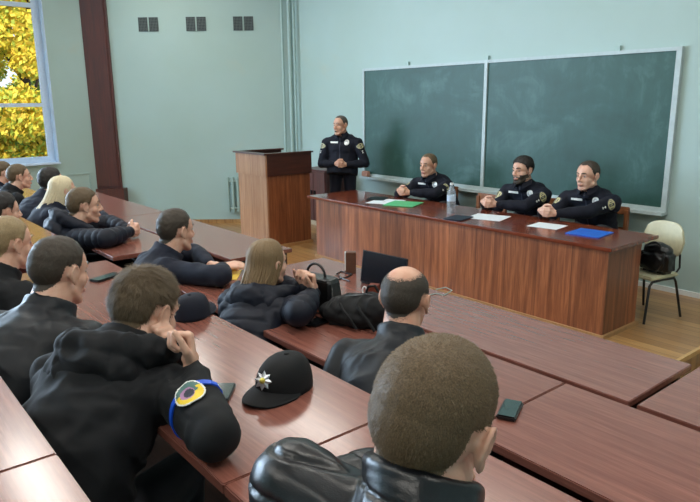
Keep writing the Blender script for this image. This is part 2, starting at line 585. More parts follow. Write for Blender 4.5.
# radiator on slanted wall
c0 = 1.05; 
e = empty('radiator', chp(c0, 0), YAW); tag(e, 'grey white finned radiator low on the slanted wall beside the lectern', 'radiator')
for k in range(5):
    x = -.12 + k * .085
    MB().box(x - .022, -.14, .03, x + .022, -.05, .64, bev=.012).build('radiator_fin', M['pipe'], e)
for zz in (.1, .57): MB().tube([(-.12, -.095, zz), (.22, -.095, zz)], .02).build('radiator_pipe', M['pipe'], e, True)
for xx in (-.1, .2): MB().box(xx, -.06, .5, xx + .02, -.001, .52).build('wall_bracket', M['pipe'], e)

# ceiling lamps
lab = 0
em = bpy.data.materials.new('tube_glow'); em.use_nodes = True
pb = em.node_tree.nodes['Principled BSDF']; pb.inputs['Emission Color'].default_value = (1, .97, .9, 1); pb.inputs['Emission Strength'].default_value = 4
for (x, y) in LAMPS:
    e = empty('ceiling_lamp', (x, y, CEIL)); tag(e, 'white fluorescent strip lamp on the ceiling', 'lamp', 'fluorescent lamps on the ceiling')
    MB().box(-1.2, -.15, -.06, 1.2, .15, 0).build('lamp_housing', M['white'], e)
    for yy in (-.07, .07):
        MB().tube([(-1.15, yy, -.085), (1.15, yy, -.085)], .018, 8).build('tube', em, e, smooth=True)

# ------------------------------------------------------------------ chalkboard
BX0, BX1, BZ0, BZ1, BS = -7.365, -2.815, .80, 2.36, -5.095
e = empty('chalkboard', (BX0, YW, BZ0)); tag(e, 'long green chalkboard of two panels in a pale frame on the front wall', 'chalkboard')
W, Hh = BX1 - BX0, BZ1 - BZ0
s = BS - BX0
MB().box(.03, -.035, .03, s - .02, -.005, Hh - .03).build('board_panel', M['chalk'], e)
MB().box(s + .02, -.035, .03, W - .03, -.005, Hh - .03).build('board_panel', M['chalk'], e)
f = MB()
f.box(0, -.05, 0, .035, 0, Hh); f.box(W - .05, -.05, 0, W, 0, Hh)
f.box(.035, -.05, Hh - .035, W - .05, 0, Hh); f.box(.035, -.05, 0, W - .05, 0, .04)
f.box(s - .022, -.055, .04, s + .022, 0, Hh - .035)
f.build('board_frame', M['board_frame'], e)
MB().box(0, -.13, -.03, W, -.001, -.0).build('chalk_tray', M['board_frame'], e)
for x in (.9, 2.25, 3.9): MB().box(x - .03, -.03, Hh, x + .03, -.005, Hh + .05).build('mounting_bracket', M['pipe'], e)
tag(MB().box(-.075, -.03, 0, .075, .03, .08, bev=.012).build('chalk_eraser', plain('felt', (176, 128, 108), .8), loc=(BX0 + .12, YW - .095, BZ0 + .0005)),
    'brown chalk eraser at the left end of the chalkboard tray', 'eraser')

# ------------------------------------------------------------------ presidium table
TX_0, TX_1, TY0, TY1, TZ = -6.43, -2.43, 4.62, 5.40, .76
e = empty('presidium_table', (TX_0, TY0, 0)); tag(e, 'long varnished wooden panel table with closed front on the podium', 'table')
L, Dp = TX_1 - TX_0, TY1 - TY0
MB().box(0, 0, TZ - .03, L, Dp, TZ, bev=.004).build('tabletop', M['table_top'], e)
MB().box(.12, .045, .03, L - .045, .07, TZ - .03).build('front_panel', M['table_wood'], e)
MB().box(L - .07, .07, .03, L - .045, Dp - .2, TZ - .03).build('side_panel', M['table_wood'], e)
MB().box(.12, .07, .03, .145, Dp - .1, TZ - .03).build('side_panel', M['table_wood'], e)
for x in (L * .33, L * .66): MB().box(x, .07, .03, x + .02, Dp - .1, TZ - .03).build('divider', M['table_wood'], e)
MB().box(.1, .03, 0, L - .02, Dp - .18, .03).build('plinth', plain('plinth_wood', (168, 128, 86), .5), e)

# ------------------------------------------------------------------ lectern
e = empty('lectern', (-7.77, 4.40, 0)); tag(e, 'tall wooden lectern with darker side and overhanging upper box on the podium', 'lectern')
w, d, h = .75, .73, 1.255
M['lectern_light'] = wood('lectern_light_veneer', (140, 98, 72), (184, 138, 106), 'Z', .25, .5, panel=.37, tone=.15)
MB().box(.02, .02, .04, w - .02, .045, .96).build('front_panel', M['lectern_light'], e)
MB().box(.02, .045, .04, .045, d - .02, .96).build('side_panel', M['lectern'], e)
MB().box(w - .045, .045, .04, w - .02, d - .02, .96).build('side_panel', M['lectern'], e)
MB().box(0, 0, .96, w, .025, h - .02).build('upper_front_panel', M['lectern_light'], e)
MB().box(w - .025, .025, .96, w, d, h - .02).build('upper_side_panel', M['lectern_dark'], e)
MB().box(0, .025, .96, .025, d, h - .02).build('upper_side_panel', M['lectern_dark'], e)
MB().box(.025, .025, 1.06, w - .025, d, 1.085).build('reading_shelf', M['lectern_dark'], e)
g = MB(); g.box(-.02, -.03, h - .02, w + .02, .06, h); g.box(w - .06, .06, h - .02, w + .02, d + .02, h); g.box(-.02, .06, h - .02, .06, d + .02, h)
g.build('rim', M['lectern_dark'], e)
MB().box(.0, .0, 0, w, d, .04).build('plinth', plain('pale_plinth', (170, 126, 80), .5), e)

# maroon cupboard behind
e = empty('low_cupboard', (-8.30, 5.88, 0)); tag(e, 'low maroon cupboard behind the lectern against the front wall', 'cupboard')
MB().box(0, 0, .08, .62, .5, .86).build('body', M['pillar'], e)
MB().box(.05, .03, 0, .57, .5, .08).build('plinth', plain('cupboard_plinth', (190, 170, 140), .5), e)
MB().box(-.01, -.02, .86, .63, .5, .885).build('top_board', M['pillar'], e)
for x in (.02, .315):
    dd = MB().box(x, -.018, .1, x + .285, 0, .85).build('door', M['pillar'], e)
    MB().box(x + (.24 if x < .1 else .03), -.04, .5, x + (.26 if x < .1 else .05), -.018, .56).build('handle', M['black'], dd)

# ------------------------------------------------------------------ hall desks and benches
def desk(row, x0, x1, label, legs=2, name='lecture_desk', group=None):
    z, y0, y1, f = Z[row], NEAR[row], FAR[row], TF[row]
    e = empty(name, (x0, y0, f)); tag(e, label, 'desk', group or 'long lecture desks in tiers')
    W, Dd, Ht = x1 - x0, y1 - y0, z - f
    MB().box(.002, 0, Ht - .028, W - .002, Dd, Ht, bev=.003).build('desktop', M['desk'], e)
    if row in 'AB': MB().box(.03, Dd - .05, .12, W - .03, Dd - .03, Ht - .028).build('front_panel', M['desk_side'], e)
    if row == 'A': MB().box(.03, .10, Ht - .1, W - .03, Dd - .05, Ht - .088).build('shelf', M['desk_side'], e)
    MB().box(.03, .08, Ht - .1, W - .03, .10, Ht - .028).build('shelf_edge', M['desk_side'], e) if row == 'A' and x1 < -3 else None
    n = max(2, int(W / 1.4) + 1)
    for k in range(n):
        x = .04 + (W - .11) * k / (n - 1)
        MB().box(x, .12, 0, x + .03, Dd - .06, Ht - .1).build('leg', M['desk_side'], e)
    return e
desk('A', -8.2, -6.13, 'far left lecture desk in the front row beside the maroon pillar')
desk('A', -6.13, -3.88, 'front row lecture desk ending at the aisle before the lectern')
desk('A', -3.50, -1.00, 'front row lecture desk directly before the panel table')
desk('A', -.975, .9, 'front row lecture desk at the right edge, next to the podium step')
desk('B', -8.2, -6.0, 'second row lecture desk at far left by the window')
desk('B', -6.0, -4.0, 'second row lecture desk where the young man in the puffer coat rests his hands')
desk('B', -3.42, -1.10, 'second row lecture desk carrying the bags, under the woman and balding man')
desk('B', -1.10, .9, 'second row lecture desk at right, just beyond the phone in the black case')
desk('C', -8.2, -6.0, 'third row lecture desk at the far left side')
desk('C', -6.0, -4.0, 'third row lecture desk behind the man cut off at the left edge')
desk('C', -3.45, -1.155, 'third row lecture desk carrying the badge cap and the phone')
desk('C', -1.155, .5, 'third row lecture desk under the foreground leather jacket')
desk('D', -3.45, -1.31, 'nearest row desk in the lower left corner, upper segment')
desk('D', -1.31, -.62, 'nearest row desk in the lower left corner, lower segment')

def bench(row, x0, x1, y0, y1, label):
    f = TF[row]
    e = empty('bench', (x0, y0, f)); tag(e, label, 'bench', 'benches between the desk rows')
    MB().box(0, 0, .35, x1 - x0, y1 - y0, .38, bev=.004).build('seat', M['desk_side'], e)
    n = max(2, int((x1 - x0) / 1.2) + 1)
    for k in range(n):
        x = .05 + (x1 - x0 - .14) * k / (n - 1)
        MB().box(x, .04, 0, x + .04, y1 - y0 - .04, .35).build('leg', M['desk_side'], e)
bench('B', -8.2, -4.05, 1.15, 1.45, 'dark bench behind the second row desk at left')
bench('B', -3.75, .9, 1.15, 1.45, 'dark bench behind the second row desk at right')
bench('C', -8.2, -4.0, .33, .66, 'dark bench behind the third row desk at left')
bench('C', -3.45, .5, .33, .66, 'dark bench behind the third row desk at right')
bench('A', -8.2, -4.0, 1.88, 2.2, 'dark bench behind the front row desk at left')
bench('A', -3.45, .9, 1.88, 2.2, 'dark bench behind the front row desk at right')
# ------------------------------------------------------------------ people
def ang(phi):                         # facing phi degrees left of +Y
    p = math.radians(phi)
    return V((-math.sin(p), math.cos(p), 0)), V((math.cos(p), math.sin(p), 0))

def head_solids(mb, hs, ears=True, wide=1.0, jaw=1.0, nose=1.0):
    """solids of a head in head space: x right, y forward, z up, origin between the ears"""
    def P(*c): return V(c) * hs
    mb_ = mb
    def ell(c, r): mb_.ell(P(*c), [x * hs for x in r], seg=28, rg=18)
    def cap(a, b, ra, rb): mb_.cap(P(*a), P(*b), ra * hs, rb * hs)
    ell((0, -.018, .038), (.077 * wide, .098, .086))
    ell((0, -.03, .02), (.074 * wide, .09, .08))
    ell((0, .024, .03), (.066 * wide, .064, .075))
    ell((0, .024, -.032), (.061 * wide, .064, .085))
    ell((0, .03, -.062), (.05 * jaw, .054, .05))
    ell((0, .066, -.100), (.027 * jaw, .022, .021))
    for s in (-1, 1):
        cap((s * .05 * jaw, -.0, -.058), (s * .022, .062, -.098), .022, .018)
        ell((s * .036, .046, -.026), (.030, .030, .034))
        cap((s * .012, .085, .027), (s * .046, .068, .025), .0095, .008)
        ell((s * .0125, .097, -.034), (.009, .011, .008))
        if ears:
            c = (s * .079 * wide, -.008, -.004)
            pts = []
            for k in range(13):
                a = -0.35 * PI + k * (1.62 * PI) / 12
                pts.append((c[0] + s * (.004 + .004 * math.sin(a) + .006 * max(0, math.cos(a))), c[1] - .017 * math.cos(a) * (1 if math.sin(a) > -.3 else .7) - .004, c[2] + .004 + .030 * math.sin(a)))
            for i in range(12): cap(pts[i], pts[i + 1], .0046, .0046)
            ell((c[0] + s * .001, c[1] - .003, c[2] + .002), (.0075, .018, .029))
            ell((c[0] + s * .001, c[1] + .004, c[2] - .026), (.006, .009, .011))
            ell((c[0] + s * .002, c[1] + .014, c[2] - .004), (.006, .005, .008))
    cap((0, .089, .014), (0, .108 * (1 if nose == 1 else 1) + .006 * (nose - 1), -.026), .009, .0125)
    ell((0, .110 * 1.0, -.028), (.0115, .011, .010))
    ell((0, .086, -.062), (.024, .012, .012))
    ell((0, .088, -.073), (.018, .010, .007))

def hairline(th, style):
    """height of the hairline at azimuth th (0 = front, PI = back)"""
    d = math.degrees(abs(th))
    pts = style
    for (a0, z0), (a1, z1) in zip(pts, pts[1:]):
        if a0 <= d <= a1: return z0 + (z1 - z0) * (d - a0) / (a1 - a0)
    return pts[-1][1]
HL = {'short': [(0, .078), (30, .072), (48, .058), (62, .02), (78, -.012), (86, .022), (108, .026), (118, -.025), (150, -.06), (180, -.068)],
      'high': [(0, .092), (25, .098), (45, .080), (62, .03), (78, -.005), (86, .026), (108, .028), (118, -.025), (150, -.055), (180, -.062)],
      'bald': [(0, .2), (55, .2), (62, .045), (78, .0), (86, .026), (108, .028), (118, -.025), (150, -.055), (180, -.062)]}

def arm_ik(S, W, hint, a, b):
    d = W - S; L = min(d.length, (a + b) * .999); u = d.normalized()
    x = (a * a - b * b + L * L) / (2 * L)
    h = math.sqrt(max(a * a - x * x, 0))
    n = hint - u * hint.dot(u); n.normalize()
    return S + u * x + n * h, S + u * L

def hand(mb, W, D, N, side, s=1.0, curl=30, thumb=0.4):
    D = D.normalized(); N = (N - D * N.dot(D)).normalized()
    T = D.cross(N) * side
    for o, l in zip((.03, .01, -.01, -.029), (.088, .092, .088, .080)):
        mb.cap(W + T * o * .45 * s + D * .012 * s, W + D * l * s + T * o * s, .0155 * s, .0115 * s)
    mb.ell(W + D * .03 * s, (.024 * s, .024 * s, .02 * s))
    for o, l, seg in zip((.030, .010, -.010, -.029), (.088, .092, .088, .080), ((.042, .026, .021), (.046, .030, .022), (.042, .028, .021), (.033, .021, .018))):
        p = W + D * l * s + T * o * s
        a = 0; r = .0095 * s
        for j, L in enumerate(seg):
            a += math.radians(curl * (1.0, 1.15, .7)[j])
            q = p + (D * math.cos(a) + N * math.sin(a)) * L * s + T * o * .08 * L / .04 * s
            mb.cap(p, q, r, r * .9, seg=10); p = q; r *= .92
    p = W + T * .022 * s + D * .022 * s + N * .006 * s
    for dv, L, r in ((T * .75 + D * .65 + N * .3, .042, .0135), (D * .95 + T * .25 + N * thumb, .032, .011), (D * .95 - T * .05 + N * thumb * 1.3, .026, .0095)):
        q = p + dv.normalized() * L * s
        mb.cap(p, q, r * s, r * s * .88, seg=10); p = q

def nearest_bone(co, bones):
    """distance along the nearest bone for every vertex (bones: (a, b, offset))"""
    best = np.full(len(co), 1e9); par = np.zeros(len(co)); idx = np.zeros(len(co), int)
    for i, (a, b, off) in enumerate(bones):
        a = np.array(a); b = np.array(b); d = b - a; L2 = d @ d
        t = np.clip(((co - a) @ d) / L2, 0, 1)
        q = a + t[:, None] * d
        r = np.linalg.norm(co - q, axis=1)
        k = r < best
        best[k] = r[k]; par[k] = (t * math.sqrt(L2) + off)[k]; idx[k] = i
    return par, idx, best

def fold(me, bones, amp=.006, freq=9, quilt=0.0, qstep=.06, seed=0):
    co, no = arr(me)
    par, idx, dist = nearest_bone(co, bones)
    disp = np.zeros(len(co))
    for i in range(len(co)):
        p = co[i]
        w = noise.noise(V((p[0] * 3 + seed, p[1] * 3, p[2] * 3)))
        a = noise.noise(V((p[0] * freq + seed * 3, p[1] * freq, p[2] * freq * .8 + w * 2.5 + par[i] * freq * .8)))
        b = noise.noise(V((p[0] * freq * 2.2, p[1] * freq * 2.2 + seed, p[2] * freq * 2.2 + w * 2)))
        disp[i] = amp * ((1 - 2 * abs(a)) * .9 + b * .5 - .35)
    if quilt:
        g = np.abs(np.sin(np.pi * par / qstep)) ** .55
        disp += quilt * (g - .75)
    put(me, co + no * disp[:, None])

def hair_from(skin_me, toH, fromH, fn, thick, name, mat, parent, strands=0, slen=.012, swidth=.0006, lift=.35, seed=1, whorl=(0, -.06, .1), shell=.12):
    """hair: a shell over the part of the skin where fn(p) > 0 (p in unit head space) plus short strands"""
    rnd = random.Random(seed)
    co, no = arr(skin_me)
    n = len(co)
    m = np.zeros(n); loc = [None] * n
    Rm = np.array(toH.to_3x3()); Tm = np.array(toH.translation)
    lc = co @ Rm.T + Tm
    near = np.where((np.abs(lc) < np.array([.13, .15, .15])).all(1))[0]
    for i in near:
        q = lc[i]
        m[i] = fn(q) if q[1] > .02 or (q[0] / .092) ** 2 + ((q[1] + .012) / .118) ** 2 + ((q[2] - .02) / .122) ** 2 < 1.12 else -1
    off = np.clip(m, 0, 1)
    vs, fs, mp, sf, sw_ = [], [], {}, [], []
    for p in skin_me.polygons:
        vv = list(p.vertices)
        if min(m[v] for v in vv) > -.02 and max(m[v] for v in vv) > 0:
            for v in vv:
                if v not in mp:
                    mp[v] = len(vs)
                    q = co[v]
                    nz = noise.noise(V(lc[v] * 70)) * .25 + noise.noise(V(lc[v] * 25)) * .25 + 1
                    t = off[v] ** .7 * thick(lc[v]) * nz - (.0022 if off[v] <= 0 else 0)
                    vs.append(V(q + no[v] * t))
            ff = [mp[v] for v in vv]
            fs.append(ff)
            mm = sum(m[v] for v in vv) / len(vv); sw_.append(mm)
            if mm > shell: sf.append(ff)
    if not fs: return None
    mb = MB(); mb._add(vs, sf)
    if strands:
        R3 = fromH.to_3x3().normalized()
        wh = fromH @ V(whorl)
        for _ in range(strands):
            fi = rnd.randrange(len(fs)); f = fs[fi]
            if rnd.random() > .15 + sw_[fi] * 1.1: continue
            u, w = rnd.random(), rnd.random()
            a, b, c, d = (vs[f[0]], vs[f[1]], vs[f[2]], vs[f[3 % len(f)]])
            p = (a * (1 - u) + b * u) * (1 - w) + (d * (1 - u) + c * u) * w
            nn = (b - a).cross(d - a)
            if nn.length < 1e-12: continue
            nn.normalize()
            out = p - wh
            t = out - nn * out.dot(nn)
            if t.length < 1e-6: continue
            t.normalize()
            t = (t + V((rnd.uniform(-.38, .38), rnd.uniform(-.38, .38), rnd.uniform(-.38, .38))) + nn * lift * rnd.uniform(.6, 1.4)).normalized()
            L = slen * rnd.uniform(.6, 1.3)
            sd = t.cross(nn).normalized() * swidth
            q = p - nn * .001
            mb._add([q - sd, q + sd, q + t * L * .6 + sd * .6, q + t * L * .6 - sd * .6, q + t * L - nn * lift * L * .3], [(0, 1, 2, 3), (3, 2, 4)])
    o = mb.build(name, mat, parent)
    o.data.polygons.foreach_set('use_smooth', [True] * len(o.data.polygons))
    return o

def decal(bv, origin, direction, up, w, h, fn, name, mats, parent, base, n=22, off=.002, far=.12):
    """thin cloth patch or badge that follows the garment; fn(u,v) -> material index or -1"""
    direction = direction.normalized(); u = up - direction * up.dot(direction); u.normalize(); r = direction.cross(u)
    g = {}; vs = []; mb = MB()
    for i in range(n + 1):
        for j in range(n + 1):
            p = origin + r * ((i / n - .5) * w) + u * ((j / n - .5) * h)
            hit, nn, _, _ = bv.ray_cast(p - direction * far, direction, far + .18)
            if hit is not None:
                g[i, j] = hit - direction * off
    for i in range(n):
        for j in range(n):
            k = fn(((i + .5) / n - .5) * 2, ((j + .5) / n - .5) * 2)
            if k < 0: continue
            c = [(i, j), (i + 1, j), (i + 1, j + 1), (i, j + 1)]
            if all(q in g for q in c):
                P4 = [g[q] for q in c]
                if max((P4[0] - P4[2]).length, (P4[1] - P4[3]).length) > 4 * max(w, h) / n: continue
                mb.cur = k; mb._add(P4, [(0, 1, 2, 3)])
    if not mb.f: return None
    o = mb.build(name, mats, parent)
    md = o.modifiers.new('t', 'SOLIDIFY'); md.thickness = .0025; md.offset = 0
    return o

def person(label, head, look, pitch=0.0, body=None, lean=None, neck=None, s=1.0, seat=None, floor=0.0, hands=None, elbows=(None, None),
           hair='short', hair_mat=None, hair_t=.010, strands=2500, slen=.012, skin_m='skin', jacket=None, female=False, wide=1.0, jaw=1.0, bald=None,
           vox=.0055, jvox=.009, tilt=0.0, collar=True, hood=False, puffer=0.0, qstep=.07, fold_amp=.006, standing=False, beard=0, beard_mat=None,
           trousers=None, group=None, face=True, name='person', seed=1, legs=True, long_hair=None, shoulder=1.0, fat=1.0, mouth_open=False, extra=None, bodylean=None, desk=None, torso=.51, shrug=.030, pymin=None, lift=.22):
    H = V(head)
    Ff, Rr = ang(look)
    body = look if body is None else body
    B, BR = ang(body)
    up = V((0, 0, 1))
    hr = Matrix.Rotation(math.radians(look), 3, 'Z') @ Matrix.Rotation(math.radians(-pitch), 3, 'X') @ Matrix.Rotation(math.radians(tilt), 3, 'Y')
    hs = s * (0.95 if female else 1.0)
    NB = V(neck) if neck is not None else H - up * .136 * s - B * (.07 if desk is not None and desk[2] > 0 else .04) * s + (hr @ V((0, -.02, 0))) * s
    if standing:
        PV = V((NB.x, NB.y, 0)) - B * .02; PV.z = floor + .93 * s
    else:
        pz = seat + .135
        dz = NB.z - pz
        Lt = torso * s
        hz = math.sqrt(max(Lt * Lt - dz * dz, .0)) if dz < Lt else 0
        BL = ang(bodylean)[0] if bodylean is not None else B
        PV = V((NB.x, NB.y, 0)) - BL * hz; PV.z = pz
    if pymin is not None and PV.y < pymin:
        PV.y = pymin
    base = V((PV.x, PV.y, floor))
    # ---- skeleton
    sp = []
    back = -B
    for t in (0, .2, .42, .62, .8, .92, 1.0):
        p = PV.lerp(NB, t)
        sp.append(p + back * (.045 * math.sin(PI * t)) * s)
    SH = []
    sw = (.165 if female else .185) * shoulder * s
    top = sp[5]
    for sd in (-1, 1):
        SH.append(top + BR * sd * sw - up * shrug * s + B * .01)
    EL, WR = [], []
    ua, fa = .285 * s, .255 * s
    hd = hands
    if hands == 'lap':
        hd = clasp(PV + B * .27 * s + up * .10, B, BR, s)
        desk = None
    for i, sd in enumerate((-1, 1)):
        W = V(hd[i][0])
        hint = V(elbows[i]) - SH[i] if elbows[i] is not None else (BR * sd * (.95 if standing else .6) - up * .9 - B * (.8 if hands == 'lap' else .3))
        e, w = arm_ik(SH[i], W, hint, ua, fa)
        if elbows[i] is None and desk is not None:
            best = None
            for q in range(72):
                an = 2 * PI * q / 72
                hv = BR * sd * math.cos(an) + up * math.sin(an)
                e2, w2 = arm_ik(SH[i], W, hv, ua, fa)
                dz_, near_, sg = desk
                over = (e2.y - near_) * sg > -.07
                lat = (e2 - SH[i]).dot(BR * sd)
                sc_ = abs(lat - .07) * 2 + abs(e2.z - (dz_ + .062)) * (1.5 if over else .5) + (5 if over and e2.z < dz_ + .058 else 0) + (3 if e2.z < dz_ - .16 else 0) + 8 * max(0, e2.z - dz_ - .10)
                if best is None or sc_ < best[0]: best = (sc_, e2, w2)
            e, w = best[1], best[2]
        if elbows[i] is not None:
            e = V(elbows[i])
            w = e + (W - e).normalized() * min((W - e).length, fa * 1.08)
        EL.append(e); WR.append(w)
    HP = [PV + BR * sd * .09 * s for sd in (-1, 1)]
    if standing:
        KN = [h - up * .44 * s + B * .02 + BR * sd * .02 for h, sd in zip(HP, (-1, 1))]
        AN = [V((k.x, k.y, floor + .09)) + BR * sd * .02 for k, sd in zip(KN, (-1, 1))]
    else:
        KN = [h + B * .40 * s + BR * sd * .05 - up * .0 for h, sd in zip(HP, (-1, 1))]
        AN = [V((k.x, k.y, floor + .09)) - B * .03 for k in KN]
    o0 = base
    L_ = lambda p: V(p) - o0
    # ---- body: one continuous skin
    mb = MB()
    hm = MB(); head_solids(hm, hs, True, wide, jaw)
    T4 = Matrix.Translation(H - o0) @ hr.to_4x4()
    mb._add([T4 @ V(p) for p in hm.v], hm.f)
    Hn = H + hr @ V((0, -.022, -.05)) * hs
    nr = (.052 if female else .066) * s * (1.0 + .0 * fat)
    mb.cap(L_(Hn), L_(NB), nr, nr * 1.1, seg=20)
    mb.cap(L_(NB), L_(sp[4]), nr * .95, .06 * s, seg=16)
    for i in range(6): mb.cap(L_(sp[i]), L_(sp[i + 1]), (.09, .085, .085, .085, .07, .05)[i] * s, (.085, .085, .085, .07, .05, .045)[i] * s)
    for i, sd in enumerate((-1, 1)):
        mb.cap(L_(top), L_(SH[i]), .06 * s, .045 * s)
        mb.cap(L_(SH[i]), L_(EL[i]), .042 * s, .036 * s); mb.cap(L_(EL[i]), L_(WR[i]), .036 * s, .025 * s)
        hand(mb, L_(WR[i]) , V(hd[i][1]), V(hd[i][2]), 1 if sd > 0 else -1, s * (.92 if female else 1.0), hd[i][3] if len(hd[i]) > 3 else 30)
        if legs:
            mb.cap(L_(sp[0]), L_(HP[i]), .09 * s, .08 * s)
            mb.cap(L_(HP[i]), L_(KN[i]), .075 * s, .05 * s); mb.cap(L_(KN[i]), L_(AN[i]), .045 * s, .032 * s)
            mb.cap(L_(AN[i]) - V((0, 0, .04)), L_(AN[i]) + B * .12 * s - V((0, 0, .06)), .035 * s, .028 * s)
    me = fuse(mb, vox, 4 if vox < .005 else 3, .5)
    body_o = mobj(name, me, M[skin_m])
    body_o.location = o0
    tag(body_o, label, 'person', group)
    toH = Matrix.Scale(1 / hs, 4) @ T4.inverted()
    fromH = T4 @ Matrix.Scale(hs, 4)
    # ---- face
    if face:
        for sd in (-1, 1):
            g = MB(); g.ell(fromH @ V((sd * .031, .0735, .006)), (.0105 * hs, .0085 * hs, .0055 * hs)); g.build('eye', M['eye'], body_o, True)
            pdir = (hr @ V((0, .1, 0)))
            c = fromH @ V((sd * .031, .0775, .006)); g = MB(); g.ell(c, (.0058 * hs,) * 3); g.build('iris', M['iris'], body_o, True)
            g = MB()
            g.tube([fromH @ V((sd * x, y, z)) for x, y, z in ((.012, .0945, .031), (.026, .0915, .036), (.040, .081, .035), (.050, .070, .028))], [.0032 * hs, .0042 * hs, .0035 * hs, .0015 * hs], 8)
            g.build('eyebrow', hair_mat, body_o, True)
        g = MB()
        if mouth_open: g.ell(fromH @ V((0, .0925, -.067)), (.016 * hs, .008 * hs, .008 * hs), hr)
        else:
            g.ell(fromH @ V((0, .0955, -.0635)), (.021 * hs, .0055 * hs, .0035 * hs), hr); g.ell(fromH @ V((0, .0955, -.0705)), (.018 * hs, .0055 * hs, .004 * hs), hr)
        g.build('lips', M['iris'] if mouth_open else M['lips'], body_o, True)
    # ---- hair
    if hair:
        line = HL[hair]
        def fn(p):
            th = math.atan2(p[0], p[1] + .018)
            z = hairline(th, line) + noise.noise(V(p) * 40) * .005
            m_ = (p[2] - z) / .03
            if abs(p[0]) > .079 * wide + .001 and p[2] < .034 and -.045 < p[1] < .04: return -1
            if p[1] < -.0 and p[2] < -.085: return -1
            if bald:
                q = ((p[0] / bald[3]) ** 2 + ((p[1] - bald[1]) / bald[4]) ** 2 + ((p[2] - bald[2]) / bald[5]) ** 2) ** .5
                m_ = min(m_, (q - 1) / .8 + noise.noise(V(p) * 60) * .12)
            return m_
        def th_(p):
            return hair_t * (0.35 + .65 * min(1, max(0, (p[2] + .02) / .08)))
        hair_from(me, toH, fromH, fn, th_, 'hair', hair_mat, body_o, strands, slen, seed=seed, lift=lift, shell=.42 if bald else .12)
    if beard:
        def fb(p):
            if p[2] > -.028 or p[1] < -.01: return -1
            d = min((-.028 - p[2]) / .03, 1) if abs(p[0]) > .035 else min((-.048 - p[2]) / .008, 1)
            lip = ((p[0] / .024) ** 2 + ((p[2] + .066) / .009) ** 2) ** .5
            if p[2] < -.135: return -1
            if p[1] < .02 and p[2] < -.09: return -1
            return min(d, (lip - 1) * 1.2)
        hair_from(me, toH, fromH, fb, lambda p: beard, 'beard', beard_mat or hair_mat, body_o, strands // 3, .006, seed=seed + 5)
    if long_hair:
        long_hair(body_o, fromH, hr, H - o0, hs, B, BR)
    # ---- jacket
    rings = []
    wd = [(.180, .150), (.170, .140), (.170, .138), (.182, .140), (.180, .125), (.135, .095), (.085, .075)]
    if female: wd = [(a * .93, b * .92) for a, b in wd]
    for i, (a, b) in enumerate(wd):
        t = (sp[min(i + 1, 6)] - sp[max(i - 1, 0)]).normalized()
        f2 = BR.cross(t).normalized() * -1
        f2 = t.cross(BR).normalized()
        c = L_(sp[i])
        k = fat if i < 5 else 1
        rings.append([c + BR * (a * s * k * math.cos(q) * (1 if True else 1)) + f2 * (b * s * k * math.sin(q)) for q in [2 * PI * j / 28 for j in range(28)]])
    jm = MB()
    low = [p - (sp[1] - sp[0]).normalized() * (.12 if standing else .04) * s for p in rings[0]]
    jm.loft([low] + rings)
    pf = 1 + puffer
    for i, sd in enumerate((-1, 1)):
        jm.cap(L_(top) - up * .035 * s, L_(SH[i]) - up * .004, .082 * s, .068 * s * pf)
        jm.cap(L_(sp[4]) + BR * sd * .09 * s, L_(SH[i]) - up * .03 * s, .10 * s, .066 * s * pf)
        jm.cap(L_(SH[i]), L_(EL[i]), .067 * s * pf, .056 * s * pf); jm.cap(L_(EL[i]), L_(EL[i]).lerp(L_(WR[i]), .55), .056 * s * pf, .050 * s * pf)
        e_ = L_(EL[i]).lerp(L_(WR[i]), .93)
        jm.cap(L_(EL[i]).lerp(L_(WR[i]), .5), e_, .050 * s * pf, .034 * s * (1 + puffer * .4))
    jm.cap(L_(sp[5]), L_(NB) - up * .015 * s, .10 * s, .078 * s)
    nd = (Hn - NB).normalized()
    if collar:
        for k, (hgt, rr, tr) in enumerate(((-.01, .080, .018), (.008, .077, .015), (.026, .075, .013), (.044, .076, .011))[: 4 if collar is True else collar]):
            c = L_(NB) + nd * hgt * s + B * .006
            ax = BR; ay = nd.cross(BR) * -1
            ay = BR.cross(nd) * -1
            pts = [c + (ax * math.cos(q) + ay * math.sin(q) * 1.05) * rr * s for q in [2 * PI * j / 20 for j in range(20)]]
            jm.tube(pts, tr * s, 8, closed=True)
    jme = fuse(jm, jvox, 4, .5)
    bones = [(tuple(L_(sp[0])), tuple(L_(sp[3])), 0), (tuple(L_(sp[3])), tuple(L_(sp[6])), (sp[3] - sp[0]).length)]
    for i in (0, 1):
        bones.append((tuple(L_(top).lerp(L_(SH[i]), .5)), tuple(L_(SH[i])), .3)); bones.append((tuple(L_(SH[i])), tuple(L_(EL[i])), .4)); bones.append((tuple(L_(EL[i])), tuple(L_(WR[i])), .4 + ua))
    fold(jme, bones, fold_amp, 9, puffer and .0 or 0, qstep, seed)
    if puffer or qstep < 0:
        co, no = arr(jme); par, idx, dist = nearest_bone(co, bones)
        amp = .011 if puffer else .010
        a0 = np.array(L_(sp[0])); ax_ = np.array((sp[6] - sp[0]).normalized())
        pl_ = (co - a0) @ ax_
        tor = (idx < 2) | (idx == 2) | (idx == 5)
        par = np.where(tor, pl_, par)
        g = np.abs(np.sin(np.pi * par / abs(qstep))) ** .42 if puffer else np.minimum(1, np.abs(np.sin(np.pi * par / abs(qstep))) / .28) ** .7 * .7 + .3 * np.abs(np.sin(np.pi * par / abs(qstep)))
        put(jme, co + no * (amp * (g - .8))[:, None])
    jo = mobj('jacket', jme, jacket, body_o)
